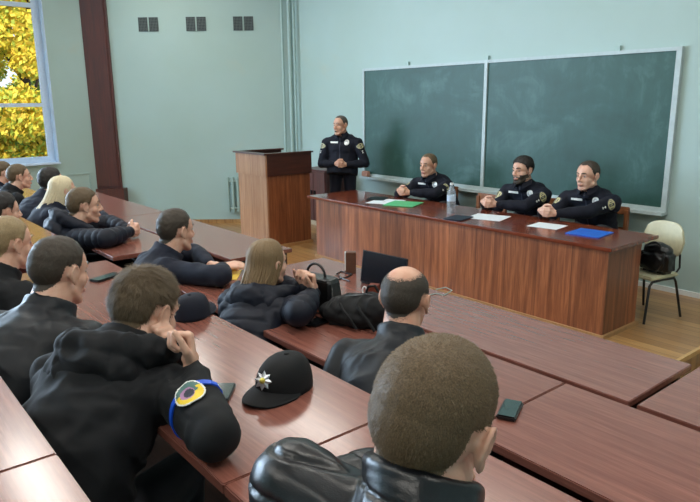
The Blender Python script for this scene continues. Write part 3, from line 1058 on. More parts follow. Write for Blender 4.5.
    if hood:
        hm2 = MB()
        c = L_(NB) - B * .075 * s
        arc = []
        for k in range(13):
            q = PI * (-.12 + 1.24 * k / 12)
            arc.append(L_(NB) + BR * math.cos(q) * .128 * s - B * (math.sin(q) * .135 * s - .03 * s) + up * (.008 + .05 * math.sin(q)) * s * hood)
        for i in range(12): hm2.cap(arc[i], arc[i + 1], .042 * s, .042 * s)
        hm2.ell(L_(NB) - B * .105 * s - up * .03 * s, (.145 * s, .078 * s, .115 * s), Matrix.Rotation(math.radians(body), 3, 'Z') @ Matrix.Rotation(.25, 3, 'X'))
        hm2.ell(L_(NB) - B * .10 * s - up * .11 * s, (.075 * s, .045 * s, .06 * s), Matrix.Rotation(math.radians(body), 3, 'Z'))
        hme = fuse(hm2, jvox * .85, 4, .5)
        fold(hme, bones, fold_amp * 1.3, 11, 0, .07, seed + 3)
        mobj('hood', hme, jacket, body_o)
    # ---- trousers and shoes
    if legs:
        tm = MB()
        for i in (0, 1):
            tm.cap(L_(sp[0]), L_(HP[i]), .105 * s, .10 * s)
            tm.cap(L_(HP[i]), L_(KN[i]), .098 * s, .068 * s); tm.cap(L_(KN[i]), L_(AN[i]) + V((0, 0, .03)), .066 * s, .05 * s)
        mobj('trousers', fuse(tm, .014, 2), trousers or M['trousers'], body_o)
        for i in (0, 1):
            g = MB(); a = L_(AN[i])
            g.cap(V((a.x, a.y, .042)), V((a.x, a.y, .036)) + B * .13 * s, .042 * s, .036 * s)
            g.build('shoe', M['shoe'], body_o, True)
    inf = dict(o=body_o, jb=lambda: BVHTree.FromPolygons([v.co.copy() for v in jme.vertices], [tuple(p.vertices) for p in jme.polygons]), B=B, BR=BR, SH=[L_(x) for x in SH], EL=[L_(x) for x in EL],
               NB=L_(NB), sp=[L_(x) for x in sp], o0=o0, fromH=fromH, s=s, WR=[L_(x) for x in WR])
    return inf

def clasp(C, F, Rr, s=1.0, gap=.0, curl=52):
    """two hands folded together at C, person facing F with right vector Rr"""
    C = V(C)
    up = V((0, 0, 1))
    L = (C - Rr * .075 * s - F * .055 * s + up * .0, Rr * .75 + F * .65 + up * .06, Rr * .62 - F * .72 - up * .12, curl)
    R = (C + Rr * .075 * s - F * .050 * s + up * .012, -Rr * .75 + F * .66 + up * .06, -Rr * .62 - F * .72 - up * .12, curl)
    return (L, R)

M['trousers'] = cloth('dark_trousers', (26, 28, 34))
M['shoe'] = plain('black_shoe', (20, 20, 20), .4)
HB = hairm('hair_brown', (98, 82, 62)); HD = hairm('hair_dark', (66, 58, 50)); HBL = hairm('hair_black', (42, 38, 36))
HF = hairm('hair_fair_brown', (100, 82, 60)); HG = hairm('hair_grey_brown', (84, 78, 72)); HW = hairm('hair_blond', (214, 200, 168)); HLb = hairm('hair_light_brown', (124, 102, 74)); HS = hairm('hair_sandy', (146, 126, 94))
J_navy = cloth('navy_cloth', (22, 27, 42), sheen=.03); J_black = cloth('black_cloth', (15, 17, 21), sheen=.02); J_pol = cloth('police_navy', (15, 18, 32), sheen=.02)
J_leather = leather('black_leather', (20, 23, 28), .33, .12); J_soft = cloth('soft_shell', (18, 22, 28), .5, .03)
J_puff = cloth('puffer_nylon', (17, 22, 36), .62, .0, 300); J_grey = cloth('dark_grey_wool', (30, 34, 38))
white_b = plain('badge_white', (225, 225, 220), .5); gold = plain('badge_gold', (190, 182, 136), .5); dkb = plain('badge_dark', (40, 44, 60), .5)
silver = plain('badge_silver', (190, 194, 200), .3, .7); yel = plain('badge_yellow', (228, 196, 40), .5); teal = plain('badge_teal', (70, 110, 104), .5)
pur = plain('badge_purple', (166, 120, 160), .5); blue = plain('armband_blue', (24, 84, 214), .4)

def police_marks(P, side=1, name_side=-1):
    bv = P['jb'](); B, BR, s = P['B'], P['BR'], P['s']
    o = P['o']
    sp = P['sp']
    up = V((0, 0, 1))
    c = sp[4]
    def oval(u, v):
        r = (u * u + v * v) ** .5
        if r > 1: return -1
        if r > .86: return 1
        if abs(u) < .22 and abs(v) < .62 and not (abs(u) < .1 and abs(v) < .3): return 1
        if .35 < abs(u) < .75 and abs(v) < .35: return 1 if (int((u + 2) * 8) % 2 == 0) else 0
        return 0
    cf = MB()
    for sd in (-1, 1):
        n0 = P['NB']
        cf.cur = 0
        a = n0 + BR * sd * .012 * s + B * .088 * s + up * .030 * s
        b_ = n0 + BR * sd * .080 * s + B * .02 * s + up * .055 * s
        c_ = n0 + BR * sd * .095 * s + B * .045 * s + up * .012 * s
        d_ = n0 + BR * sd * .045 * s + B * .118 * s - up * .032 * s
        th = B * .008 + up * .006
        cf._add([a, b_, c_, d_, a + th, b_ + th, c_ + th, d_ + th], [(0, 1, 2, 3), (7, 6, 5, 4), (0, 4, 5, 1), (1, 5, 6, 2), (2, 6, 7, 3), (3, 7, 4, 0)])
    for sd in (0, 1):
        k = MB(); k._add(cf.v[sd * 8: sd * 8 + 8], [tuple(i for i in f) for f in cf.f[:6]]); k.build('collar_flap', J_pol, o)
    # shoulder emblem on the person's left arm (seen on the right of the picture)
    for i, sd in ((0, -1), (1, 1)):
        S, E = P['SH'][i], P['EL'][i]
        p = S.lerp(E, .14)
        d = -(BR * sd * .6 + B * .85)
        decal(bv, p, d, (S - E), .120, .080, oval, 'shoulder_emblem', [gold, dkb], o, None, 28)
        q = S.lerp(E, .42)
        decal(bv, q, d, (S - E), .022, .035, lambda u, v: 0 if (abs(u) < .35 or abs(v) > .6) else -1, 'small_sleeve_pin', [white_b], o, None, 8)
    bc = c - BR * .085 * s
    decal(bv, bc, -B, up, .068, .076, lambda u, v: -1 if u * u + v * v > 1 else (1 if .1 < u * u + v * v < .38 else 0), 'round_badge', [white_b, silver], o, None, 26, far=.30)
    zp = sp[3]
    decal(bv, zp, -B, up, .012, .40, lambda u, v: 0, 'zip', [dkb], o, None, 16, far=.30)
    nc = c + BR * .085 * s
    decal(bv, nc, -B, up, .115, .028, lambda u, v: 0 if (abs(u) < .95 and abs(v) < .8) else -1, 'name_strip', [white_b], o, None, 10, far=.30)

# --- the four officers
def on(px, py, depth): return CAM + ray(px, py) * depth
hh = clasp((-6.95, 5.56, 1.04), *ang(214), 1.08)
P = person('standing officer speaking, hands folded, between the lectern and the table', on(340, 125.5, 8.9), 192, 2, body=214, s=1.08, floor=0, standing=True,
           hands=hh, trousers=J_pol, hair='high', hair_mat=HG, hair_t=.004, strands=1500, slen=.005, skin_m='skin_tan', jacket=J_pol, mouth_open=True, shoulder=1.14, fat=1.16, wide=1.06, jaw=1.12, seed=2, collar=2, shrug=.055)
police_marks(P)
OFFC = []
def off(nick, label, head, look, body, hc, **k):
    Fb, Rb = ang(body)
    P = person(label, head, look, k.pop('pitch', 3), body=body, seat=.45, floor=0, hands=clasp(hc, Fb, Rb, 1.1), jacket=J_pol, desk=(.76, 5.40, -1), s=1.13, collar=2, torso=.425, shrug=.05, **k)
    police_marks(P)
    OFFC.append((nick, P['o0'].x, P['o0'].y))
    return P
off('officer with the green folder', 'seated officer with high forehead, hands folded by the green folder', on(428, 165.5, 6.97 * 1.12), 186, 188, (-5.44, 5.28, .835), hair='high', hair_mat=HB, hair_t=.006, skin_m='skin_tan', shoulder=1.08, fat=1.05, wide=1.06, jaw=1.12, seed=3, strands=1500, slen=.008)
off('bearded officer', 'bearded officer with dark hair seated in the middle of the table', on(522, 170.5, 6.75), 176, 188, (-4.19, 5.31, .835), hair='short', hair_mat=HBL, hair_t=.017, beard=.005, beard_mat=HD, wide=1.05, jaw=1.08, shoulder=1.04, seed=4, strands=2500, slen=.014)
off('clean shaven officer', 'clean shaven officer with short dark hair seated by the blue folder', on(587, 176, 6.22), 174, 186, (-3.46, 5.27, .835), hair='high', hair_mat=HD, hair_t=.008, shoulder=1.12, fat=1.08, wide=1.12, jaw=1.25, seed=5, strands=1800, slen=.008)

# --- the audience
def rest(pt, d, N=V((0, 0, -1)), curl=25): return (V(pt), V(d), N, curl)
zB, zC = Z['B'], Z['C']
SB, SCC = TF['B'] + .38, TF['C'] + .38
P13 = person('man in the foreground from behind, cropped fair hair, black quilted leather jacket', on(436, 420, .935), 12, 8, body=18, tilt=8, seat=SCC, floor=TF['C'], s=1.04, neck=on(422, 512, .90), shrug=-.02,
             hands=(rest((-.93, .93, zC + .04), (.6, .6, 0), V((0, 0, -1)), 30), rest((-.50, .80, .94), (-.3, .8, 0), V((0, 0, -1)), 30)), elbows=(None, (-.42, .52, 1.02)), hair='short', hair_mat=HF, hair_t=.003, strands=34000, slen=.007, vox=.0038, jvox=.0052, jacket=J_leather, qstep=-.062,
             fold_amp=.003, seed=11, face=True, shoulder=1.12, desk=(zC, NEAR['C'], 1))
P9 = person('young man in black hooded jacket with round arm patch and blue armband, leaning on hands', on(147, 312, 1.91), 20, 22, body=36, neck=(-1.715, .57, 1.19), seat=SCC, floor=TF['C'], s=1.02,
            hands=(rest(on(166, 352, 1.90), (.30, .0, .9), V((.2, -.9, 0)), 78), rest(on(186, 352, 1.80), (-.35, .1, .9), V((-.2, -.9, .0)), 78)), elbows=((-1.94, .70, 1.125), tuple(at(214, 436, 1.125))),
            hair='short', hair_mat=HB, hair_t=.011, strands=20000, slen=.022, vox=.0045, jvox=.0075, jacket=J_black, hood=1.2, fold_amp=.012, seed=12, shoulder=1.0, fat=1.0)
P8 = person('man with dark cropped hair, left of the hooded man with the armband', tuple(on(61, 272, 2.27)), 24, 12, body=34, seat=SCC, floor=TF['C'], desk=(zC, NEAR['C'], 1),
            hands='lap', hair='short', hair_mat=HD, hair_t=.006, strands=9000, slen=.008, vox=.005, jacket=J_soft, seed=13)
P7 = person('man with light brown cropped hair at the left edge of the picture', (-3.14, .61, 1.275), 20, 6, body=30, seat=SCC, floor=TF['C'], desk=(zC, NEAR['C'], 1),
            hands='lap', hair='short', hair_mat=HS, hair_t=.006, strands=6000, slen=.008, jacket=J_black, seed=14)
P6 = person('dark haired man cut off by the left edge, above the light brown cropped head', on(4, 212, 4.2), 15, 4, body=30, seat=SCC, floor=TF['C'], desk=(zC, NEAR['C'], 1),
            hands='lap', hair='short', hair_mat=HBL, hair_t=.014, strands=4000, jacket=J_navy, seed=15)
P12 = person('balding man seen from behind in a dark jacket before the black laptop', on(406, 300, 2.33), 22, 10, body=36, seat=SB, floor=TF['B'], pymin=1.27, desk=(zB, NEAR['B'], 1),
             hands='lap', hair='short', hair_mat=HD, hair_t=.003, strands=14000, slen=.007, vox=.005, jvox=.0075, bald=(0, -.035, .115, .050, .070, .045),
             skin_m='skin_tan', jacket=J_soft, seed=16, wide=1.06, fat=1.08, shoulder=1.02)
def locks(bottom, spread, n, mat, back, seed, r0=.0075, el_end=-5, fl=118):
    def f(parent, fromH, hr, Hc, hs, B, BR):
        rnd = random.Random(seed)
        g = MB()
        for k in range(n):
            a = rnd.uniform(-1, 1)
            th = PI + a * math.radians(fl)            # azimuth, PI = back
            ph = rnd.uniform(0.0, 1.0)
            pts = []
            for j in range(7):
                el = math.radians(88 - j * (88 - el_end) / 6)
                w_ = math.sin(min(1, j / 3) * PI / 2)
                q = V((.079 * math.cos(el) * math.sin(th), .100 * math.cos(el) * math.cos(th) - .018, .088 * math.sin(el) + .038))
                q *= 1 + .05 * ph * w_ + .01
                pts.append(fromH @ q)
            e = pts[-1].copy()
            L = bottom * rnd.uniform(.8, 1.1)
            sx = rnd.uniform(-spread, spread)
            inn = (fromH @ V((0, -.02, 0))) - e; inn.z = 0
            for j in range(1, 7):
                t = j / 6
                pts.append(e + V((0, 0, -L * t)) + inn * (.12 * t) + back * (t * t * .5 + t * .5) * rnd.uniform(.85, 1.15) + BR * sx * t)
            r = r0 * rnd.uniform(.6, 1.1)
            g.tube(pts, [r * .5] + [r] * 9 + [r * .8, r * .5, r * .2], 6)
        g.build('hair_lengths', mat, parent, True)
    return f
P11 = person('woman with light brown hair in a dark puffer coat, chin on her hands', on(269, 264, 2.98), 8, 2, body=30, seat=SB, floor=TF['B'], pymin=1.27, female=True, s=.95,
             hands=(rest((-2.34, 1.66, 1.04), (.12, .05, .9), V((.3, -.8, 0)), 72), rest((-2.25, 1.64, 1.045), (-.05, .05, .9), V((-.5, -.8, .0)), 72)),
             elbows=((-2.55, 1.60, zB + .075), (-2.12, 1.47, zB + .08)),
             hair='short', hair_mat=HLb, hair_t=.010, strands=1500, jacket=J_puff, hood=.6, puffer=.12, qstep=.062, collar=2, seed=17, long_hair=locks(.13, .01, 460, HLb, ang(20)[0] * -.07, 5, .0058))
P10 = person('man with short dark hair in a navy jacket holding a yellow paper', on(177, 231, 3.65), 10, 4, body=4, seat=SB, floor=TF['B'], pymin=1.27, desk=(zB, NEAR['B'], 1),
             hands=(rest((-3.28, 1.66, zB + .035), (.45, .8, -.05), V((.3, 0, -1)), 18), rest((-3.14, 1.66, zB + .045), (.1, .95, .05), V((-.3, 0, -1)), 18)),
             hair='short', hair_mat=HD, hair_t=.009, strands=5000, slen=.010, jacket=J_navy, seed=18, bodylean=30)
P5 = person('young man in a black puffer coat in profile, hands folded on the desk', on(85, 206, 4.62), -6, 2, body=-8, s=1.05, fat=1.1, seat=SB, floor=TF['B'], pymin=1.27, desk=(zB, NEAR['B'], 1),
            hands=clasp((-4.50, 1.71, zB + .05), *ang(-14)), hair='short', hair_mat=HB, hair_t=.009, strands=5000, jacket=J_puff, hood=1.7, puffer=.12, qstep=.062, seed=19)
P4 = person('woman with long straight blond hair beside the young man in the puffer coat', on(64, 191, 5.3), 4, 4, body=4, seat=SB, floor=TF['B'], pymin=1.27, female=True, desk=(zB, NEAR['B'], 1),
            hands=(rest((-5.22, 1.70, zB + .035), (.5, .75, 0), V((0, 0, -1)), 25), rest((-5.04, 1.70, zB + .04), (.3, .9, 0), V((0, 0, -1)), 25)),
            hair='short', hair_mat=HW, hair_t=.010, strands=1500, jacket=J_navy, seed=20, long_hair=locks(.42, .04, 520, HW, ang(0)[0] * -.26 + V((-.05, 0, .01)), 6, .0075))
P3 = person('man with thick dark hair in a navy jacket just left of the blond woman', on(52, 182, 5.65), 18, 2, body=20, seat=SB, floor=TF['B'], pymin=1.27, desk=(zB, NEAR['B'], 1),
            hands='lap', hair='short', hair_mat=HBL, hair_t=.012, strands=3000, jacket=J_navy, seed=21)
P2 = person('fair skinned man in profile with short brown hair near the window', on(20, 177, 6.35), -2, 0, body=4, seat=SB, floor=TF['B'], pymin=1.27, desk=(zB, NEAR['B'], 1),
            hands='lap', hair='short', hair_mat=HB, hair_t=.008, strands=3000, jacket=J_black, seed=22)
P1 = person('man at the far left edge below the window, farthest of the audience', on(4, 173, 7.1), 4, 0, body=6, seat=SB, floor=TF['B'], pymin=1.27, desk=(zB, NEAR['B'], 1),
            hands='lap', hair='short', hair_mat=HB, hair_t=.010, strands=2500, jacket=J_navy, seed=23)

# arm patch and blue band on the hooded man
bv = P9['jb']()
S, E = P9['SH'][1], P9['EL'][1]
def patch(u, v):
    r = (u * u + (v * .95) ** 2) ** .5
    if r > 1: return -1
    if r > .9: return 4
    if r > .62: return 0 if (v < .25) else 2
    if u * u + v * v < .12: return 3
    if (u + .1) ** 2 + (v - .05) ** 2 < .25: return 1
    return 0 if v < -.1 else 2
axis = (E - S).normalized()
outd = V((.30, -.55, .80)) * -1
decal(bv, S.lerp(E, .56) + V((.0, .01, .02)), outd, -axis, .075, .08, patch, 'arm_patch', [yel, pur, teal, dkb, white_b], P9['o'], None, 34, .009)
bandc = S.lerp(E, .54)
mbb = MB(); pts = []
pq = axis.orthogonal().normalized(); pr = axis.cross(pq)
for k in range(28):
    a_ = 2 * PI * k / 28
    dr = pq * math.cos(a_) + pr * math.sin(a_)
    for w_ in (-.008, .008):
        hit = bv.ray_cast(bandc + axis * w_ + dr * .14, -dr, .14)[0]
        pts.append((hit if hit is not None else bandc + axis * w_ + dr * .06) + dr * .001)
mbb._add(pts, [(2 * k, 2 * ((k + 1) % 28), 2 * ((k + 1) % 28) + 1, 2 * k + 1) for k in range(28)])
ob = mbb.build('blue_armband', blue, P9['o'])
md = ob.modifiers.new('t', 'SOLIDIFY'); md.thickness = .004; md.offset = 1
# coat poppers on the woman's hood

# ------------------------------------------------------------------ things on the tables
zA, zB, zC, zT = Z['A'], Z['B'], Z['C'], .76
def mat_plain(n, c, **k): return plain(n, c, **k)
paper = plain('paper_white', (214, 222, 228), .6, var=.02); green = plain('folder_green', (84, 178, 120), .45, var=.04)
bluef = plain('folder_blue', (36, 98, 196), .4, var=.05); yellow = plain('paper_yellow', (226, 190, 70), .6, var=.05)
glassy = plain('phone_glass', (52, 72, 72), .12, var=.02, spec=.8); phoneb = plain('phone_body', (16, 17, 19), .35)
blk_lea = leather('bag_leather', (20, 21, 23), .32); blk_fab = cloth('bag_fabric', (16, 17, 20), .7, .02)

def quad_sheet(name, px, z, h, mat, label, cat, group=None, lift=0.0006, inset=None, inset_mat=None, inset_name='screen'):
    P = [at(x, y, z) for x, y in px]
    c = sum(P, V()) / 4
    # square the sheet up: centre, one side direction, and two side lengths
    u = ((P[1] - P[0]) + (P[2] - P[3])) / 2; v = ((P[3] - P[0]) + (P[2] - P[1])) / 2
    lu, lv = u.length, v.length
    un = u.normalized(); vn = V((-un.y, un.x, 0)); vn = vn if vn.dot(v) > 0 else -vn
    rz = math.atan2(un.y, un.x)
    o = MB().box(-lu / 2, -lv / 2, 0, lu / 2, lv / 2, h, bev=min(.004, h * .4) if h > .004 else 0).build(name, mat)
    o.location = (c.x, c.y, z + lift); o.rotation_euler = (0, 0, rz)
    tag(o, label, cat, group)
    if inset:
        MB().box(-lu / 2 + inset, -lv / 2 + inset, h, lu / 2 - inset, lv / 2 - inset, h + .0008).build(inset_name, inset_mat, o)
    return o
quad_sheet('paper_sheet', [(370, 202), (383, 198), (402, 201), (389, 206)], zT, .0015, paper, 'white paper sheet under the green folder before the officer at left', 'paper')
quad_sheet('folder', [(385.5, 205), (397, 200.5), (422, 203.6), (409, 208.4)], zT, .006, green, 'green folder on the panel table before the officer at left', 'folder', lift=.0028)
quad_sheet('tablet', [(367, 200), (372, 197), (388, 198), (383, 201)], zT, .008, phoneb, 'black tablet at the left of the panel table beside white papers', 'tablet', lift=.003)
quad_sheet('notebook', [(444, 219.4), (457, 215.4), (473, 218), (459, 222)], zT, .012, plain('notebook_cover', (26, 30, 46), .4), 'dark notebook beside the water bottle on the panel table', 'notebook')
quad_sheet('paper_sheet', [(467, 217.6), (479.5, 213), (510, 217), (497.6, 222)], zT, .0015, paper, 'white paper sheet before the bearded officer', 'paper')
quad_sheet('paper_sheet', [(527, 226), (540, 222), (567.5, 226), (556, 230)], zT, .0015, paper, 'white paper sheet before the clean shaven officer', 'paper')
f = quad_sheet('folder', [(565, 233.6), (582, 228.5), (613, 233.4), (598.6, 239)], zT, .009, bluef, 'blue folder near the right end of the panel table', 'folder')
# bottle
b0 = at(451, 213, zT)
e = empty('water_bottle', (b0.x, b0.y, zT + .0005)); tag(e, 'clear plastic water bottle standing on the panel table beside the notebook', 'bottle')
pl = NT('clear_plastic'); pl.b.inputs['Transmission Weight'].default_value = .75; pl.b.inputs['Roughness'].default_value = .12
pl.b.inputs['IOR'].default_value = 1.15; pl.b.inputs['Base Color'].default_value = C4((222, 232, 240))
prof = [(.040, 0), (.045, .01), (.045, .05), (.041, .06), (.045, .07), (.045, .12), (.041, .13), (.045, .14), (.045, .19), (.040, .225), (.022, .265), (.015, .28), (.015, .29)]
MB().lathe(prof, 24).build('bottle_body', pl.m, e, True)
MB().lathe([(.0455, .125), (.0455, .185)], 24).build('bottle_label', plain('label_pale', (190, 208, 226), .4), e, True)
MB().lathe([(.018, .29), (.018, .312), (.0, .312)], 18).build('bottle_cap', M['white'], e, True)

# phones
quad_sheet('phone', [(207, 398.6), (214.5, 384.5), (235, 386.6), (225.5, 406.5)], zC, .009, phoneb, 'phone with a reflecting screen beside the hooded man\'s elbow', 'phone', inset=.004, inset_mat=glassy)
quad_sheet('phone', [(497, 420), (503, 402.5), (525, 405), (514, 422)], zB, .014, phoneb, 'phone in a black case on the second row desk at right', 'phone', inset=.005, inset_mat=glassy)
quad_sheet('phone', [(305, 324), (318, 319), (328, 322.5), (314, 329)], zB, .010, phoneb, 'black phone on the desk beside the woman\'s elbow', 'phone', inset=.004, inset_mat=plain('phone_dark_glass', (20, 22, 26), .15))
quad_sheet('phone', [(92, 280.5), (116, 273.5), (119.5, 276), (95, 284)], zC, .010, phoneb, 'long dark phone on the third row desk behind the hooded man', 'phone', inset=.004, inset_mat=glassy)
# yellow papers
quad_sheet('yellow_paper', [(222, 281), (228, 272), (241, 269), (236, 279)], zB, .002, yellow, 'yellow paper under the hands of the man in the navy jacket', 'paper')

# caps
def make_cap(loc, rz, label, k=1.0, badge=True):
    e = empty('peaked_cap', loc, rz); tag(e, label, 'cap')
    rx, ry, h = .082 * k, .098 * k, .106 * k
    rings = []
    N = 36
    for i in range(13):
        t = i / 12
        z = h * math.sin(t * PI / 2)
        f = math.cos(t * PI / 2) ** .62
        ring = []
        for j in range(N):
            a = 2 * PI * j / N
            fr = max(0, math.sin(a)) ** 1.5
            zz = z + fr * .0 - (1 - fr) * .0
            ring.append(V((rx * f * math.cos(a), ry * f * math.sin(a) * (1 + .06 * fr) - .012 * t * 1 + .018 * fr * math.sin(t * PI) , zz)))
        rings.append(ring)
    mb = MB(); mb.loft(rings); me = mb.mesh('crown', [M_CAP], True)
    # panel seams
    co, no = arr(me)
    for i in range(len(co)):
        a = math.atan2(co[i][1], co[i][0])
        sd = abs(((a / (PI / 3)) + .5) % 1 - .5)
        if sd < .03: co[i] -= no[i] * .0012
    put(me, co)
    o = bpy.data.objects.new('crown', me); COL.objects.link(o); o.parent = e
    g = MB()
    vs = []; R_, C_ = 9, 26
    for sgn in (0, 1):
        for i in range(R_ + 1):
            for j in range(C_ + 1):
                a = PI * (.08 + .84 * j / C_)
                w = i / R_
                ext = .072 * k * math.sin(a) ** .7
                x = (rx * 1.0) * math.cos(a) * (1 + .06 * w)
                y = ry * 1.04 * math.sin(a) + ext * w
                z = .018 * k - .016 * w * k - .30 * (x * x) / rx * .9 - sgn * .004 + .010 * w * (1 - w)
                vs.append(V((x, y, max(z + .012, .001 + (1 - sgn) * .004))))
    n = (R_ + 1) * (C_ + 1); fs = []
    for i in range(R_):
        for j in range(C_):
            q = [i * (C_ + 1) + j, i * (C_ + 1) + j + 1, (i + 1) * (C_ + 1) + j + 1, (i + 1) * (C_ + 1) + j]
            fs.append(q[::-1]); fs.append([n + t for t in q])
    for j in range(C_):
        q = R_ * (C_ + 1) + j; fs.append([q, q + 1, n + q + 1, n + q])
    g._add(vs, fs); g.build('brim', M_CAP, e, True)
    MB().ell((0, -.012 * k, h), (.008, .008, .004)).build('top_button', M_CAP, e, True)
    if badge:
        bvh = BVHTree.FromPolygons([v.co.copy() for v in me.vertices], [tuple(p.vertices) for p in me.polygons])
        hit, nn, _, _ = bvh.ray_cast(V((0, .4, .062 * k)), V((0, -1, 0)))
        q = nn.to_track_quat('Z', 'Y').to_matrix().to_4x4()
        T = Matrix.Translation(hit + nn * .001) @ q
        g = MB(); pts = []
        for j in range(16):
            a = 2 * PI * j / 16 + PI / 2; r = .030 * k if j % 2 == 0 else .019 * k
            pts.append((r * math.cos(a), r * math.sin(a)))
        n0 = [T @ V((x, y, 0)) for x, y in pts]; top = T @ V((0, 0, .006))
        g._add(n0 + [top], [(j, (j + 1) % 16, 16) for j in range(16)] + [list(range(16))[::-1]])
        st = g.build('star_badge', silver, e)
        g = MB(); g.ell(T @ V((0, 0, .004)), (.009, .009, .009)); g.build('badge_centre', plain('gold_centre', (206, 190, 90), .35, .5), st, True)
    return e
M_CAP = cloth('cap_cloth', (14, 15, 18), .8, .02)
c = at(285, 387, zC); t = at(261, 402, zC); d = t - c
make_cap((c.x, c.y, zC + .0005), math.atan2(d.y, d.x) - PI / 2, 'black peaked cap with a silver eight pointed star badge on the third row desk', .95)
c = at(192, 316, zC)
M_CAP = cloth('cap_cloth_navy', (20, 24, 38), .8, .02)
make_cap((c.x, c.y, zC + .0005), math.radians(35), 'dark navy cap without badge on the desk beyond the hooded man\'s fists', .85, False)

# black handbag with a handle
c = at(314, 309, zB)
e = empty('handbag', (c.x - .02, c.y + .04, zB + .0005), math.radians(14)); tag(e, 'black leather handbag with an upright handle on the desk beside the woman', 'handbag')
g = MB(); w, d = .115, .05
rg = []
for zz, k in ((0, .9), (.01, 1.0), (.07, .97), (.13, .90), (.145, .82), (.15, .7)):
    rg.append([V((w * k * sx * (1 if abs(sx) == 1 else 1), d * k * sy, zz)) for sx, sy in ((-1, -.7), (-.9, -1), (.9, -1), (1, -.7), (1, .7), (.9, 1), (-.9, 1), (-1, .7))])
g.loft(rg).build('bag_body', blk_lea, e)
g = MB(); 
g.box(-.10, -.053, .055, .10, -.047, .14, bev=.002); g.build('flap', blk_lea, e)
MB().tube([(.055 * math.cos(a) - .01, 0, .145 + .062 * math.sin(a)) for a in [PI * k / 14 for k in range(15)]], .0065, 8).build('handle', blk_lea, e, True)
MB().box(-.012, -.058, .06, .012, -.053, .08).build('clasp', silver, e)
MB().tube([(.10, -.02, .12), (.125, -.05, .07), (.12, -.08, .01), (.06, -.10, .006), (.0, -.09, .006)], .004, 6).build('shoulder_strap', blk_lea, e, True)

# slumped black backpack
c = at(345, 321, zB)
e = empty('backpack', (c.x + .07, c.y + .03, zB + .0005), math.radians(30)); tag(e, 'slumped black fabric backpack on the desk between the handbag and the balding man', 'backpack')
g = MB(); g.ell((0, 0, .065), (.155, .085, .065)); g.ell((.06, 0, .075), (.10, .08, .068)); g.ell((-.10, .0, .045), (.09, .075, .045)); g.ell((0, -.06, .04), (.09, .04, .035))
g.box(-.12, -.06, .0, .12, .06, .04)
me = fuse(g, .006, 4)
fold(me, [((-.15, 0, .05), (.15, 0, .05), 0)], .008, 16, 0, .05, 9)
co, no = arr(me); co[:, 2] = np.maximum(co[:, 2], 0); put(me, co)
mobj('bag_body', me, blk_fab, e)
for k in (-.03, .05):
    MB().tube([(k - .04, -.06, .10), (k - .02, -.085, .085), (k + .02, -.10, .05), (k + .05, -.105, .01)], .007, 6).build('shoulder_strap', blk_fab, e, True)
MB().tube([(-.08, .0, .118), (-.04, -.02, .128), (.03, -.02, .142), (.10, -.01, .135)], .003, 6).build('zip', plain('zip_grey', (90, 92, 96), .3, .6), e, True)
MB().tube([(.02, .02, .138), (.03, .02, .165), (.06, .02, .17), (.08, .02, .14)], .006, 6).build('grab_loop', blk_fab, e, True)

# black screen standing on the front desk
BL, BR_ = at(361, 284, zA), at(403, 295, zA)
u = (BR_ - BL); u.z = 0; wd = u.length; u.normalize(); vv = V((-u.y, u.x, 0))
e = empty('laptop', (BL.x, BL.y, zA + .0005), math.atan2(u.y, u.x)); tag(e, 'black laptop with raised dark screen on the front row desk', 'laptop')
T = Matrix.Rotation(math.radians(-8), 4, 'X')
MB().box(-.02, .01, .012, wd, .018, .205, T, bev=.003).build('screen_lid', phoneb, e)
MB().box(-.01, .0085, .02, wd - .01, .0100, .198, T).build('screen', plain('dark_screen', (14, 17, 24), .25), e)
MB().box(-.02, .02, 0, wd, .20, .014, bev=.003).build('keyboard_base', phoneb, e)

c = at(350, 274, zA)
e = empty('cardboard_box', (c.x - .03, c.y + .03, zA + .0005), math.radians(50)); tag(e, 'small brown box with a white edge standing left of the laptop screen', 'box')
MB().box(-.035, -.03, 0, .035, .03, .135, bev=.003).build('box_body', plain('box_brown', (96, 62, 46), .5), e)
MB().box(-.037, -.032, .02, -.030, .0, .137).build('white_edge', M['white'], e)
c = at(374, 296, zA)
e = empty('small_box', (c.x, c.y, zA + .0005), math.radians(30)); tag(e, 'small reddish brown box with a white cable loop before the balding man', 'box')
MB().box(-.028, -.025, 0, .028, .025, .068, bev=.002).build('box_body', plain('box_reddish', (108, 52, 38), .4), e)
MB().tube([(-.045 + .012 * math.cos(a), -.03, .036 + .022 * math.sin(a)) for a in [2 * PI * k / 16 for k in range(16)]], .0045, 6, closed=True).build('cable_loop', M['white'], e, True)
def cable(pts, z, r, mat, label, name='cable'):
    P = [at(x, y, z) for x, y in pts]
    b = P[0]
    o = MB().tube([V((p.x - b.x, p.y - b.y, r)) for p in P], r, 6).build(name, mat, None, True, (b.x, b.y, z + .0005))
    tag(o, label, 'cable')
cable([(350, 282), (342, 279), (336, 275), (341, 272), (352, 275), (346, 278), (338, 280)], zA, .004, phoneb, 'black cable curled on the desk left of the laptop')
cable([(428, 296), (436, 294), (444, 296), (452, 291), (446, 288), (436, 290)], zA, .0028, M['pipe'], 'pale cable on the front row desk right of the balding man')

# blue cloth by the hands
c = at(104, 229, zB)
g = MB(); g.ell((0, 0, .02), (.05, .035, .02)); g.ell((.05, .01, .016), (.035, .03, .016)); g.ell((-.045, .0, .016), (.03, .03, .015))
me = fuse(g, .006, 3); fold(me, [((-.05, 0, 0), (.05, 0, 0), 0)], .006, 30)
co, no = arr(me); co[:, 2] = np.maximum(co[:, 2], 0); put(me, co)
o = mobj('blue_gloves', me, plain('royal_blue', (26, 50, 190), .6)); o.location = (c.x, c.y, zB + .0005)
tag(o, 'pair of crumpled blue gloves by the hands of the young man in the puffer coat', 'gloves')

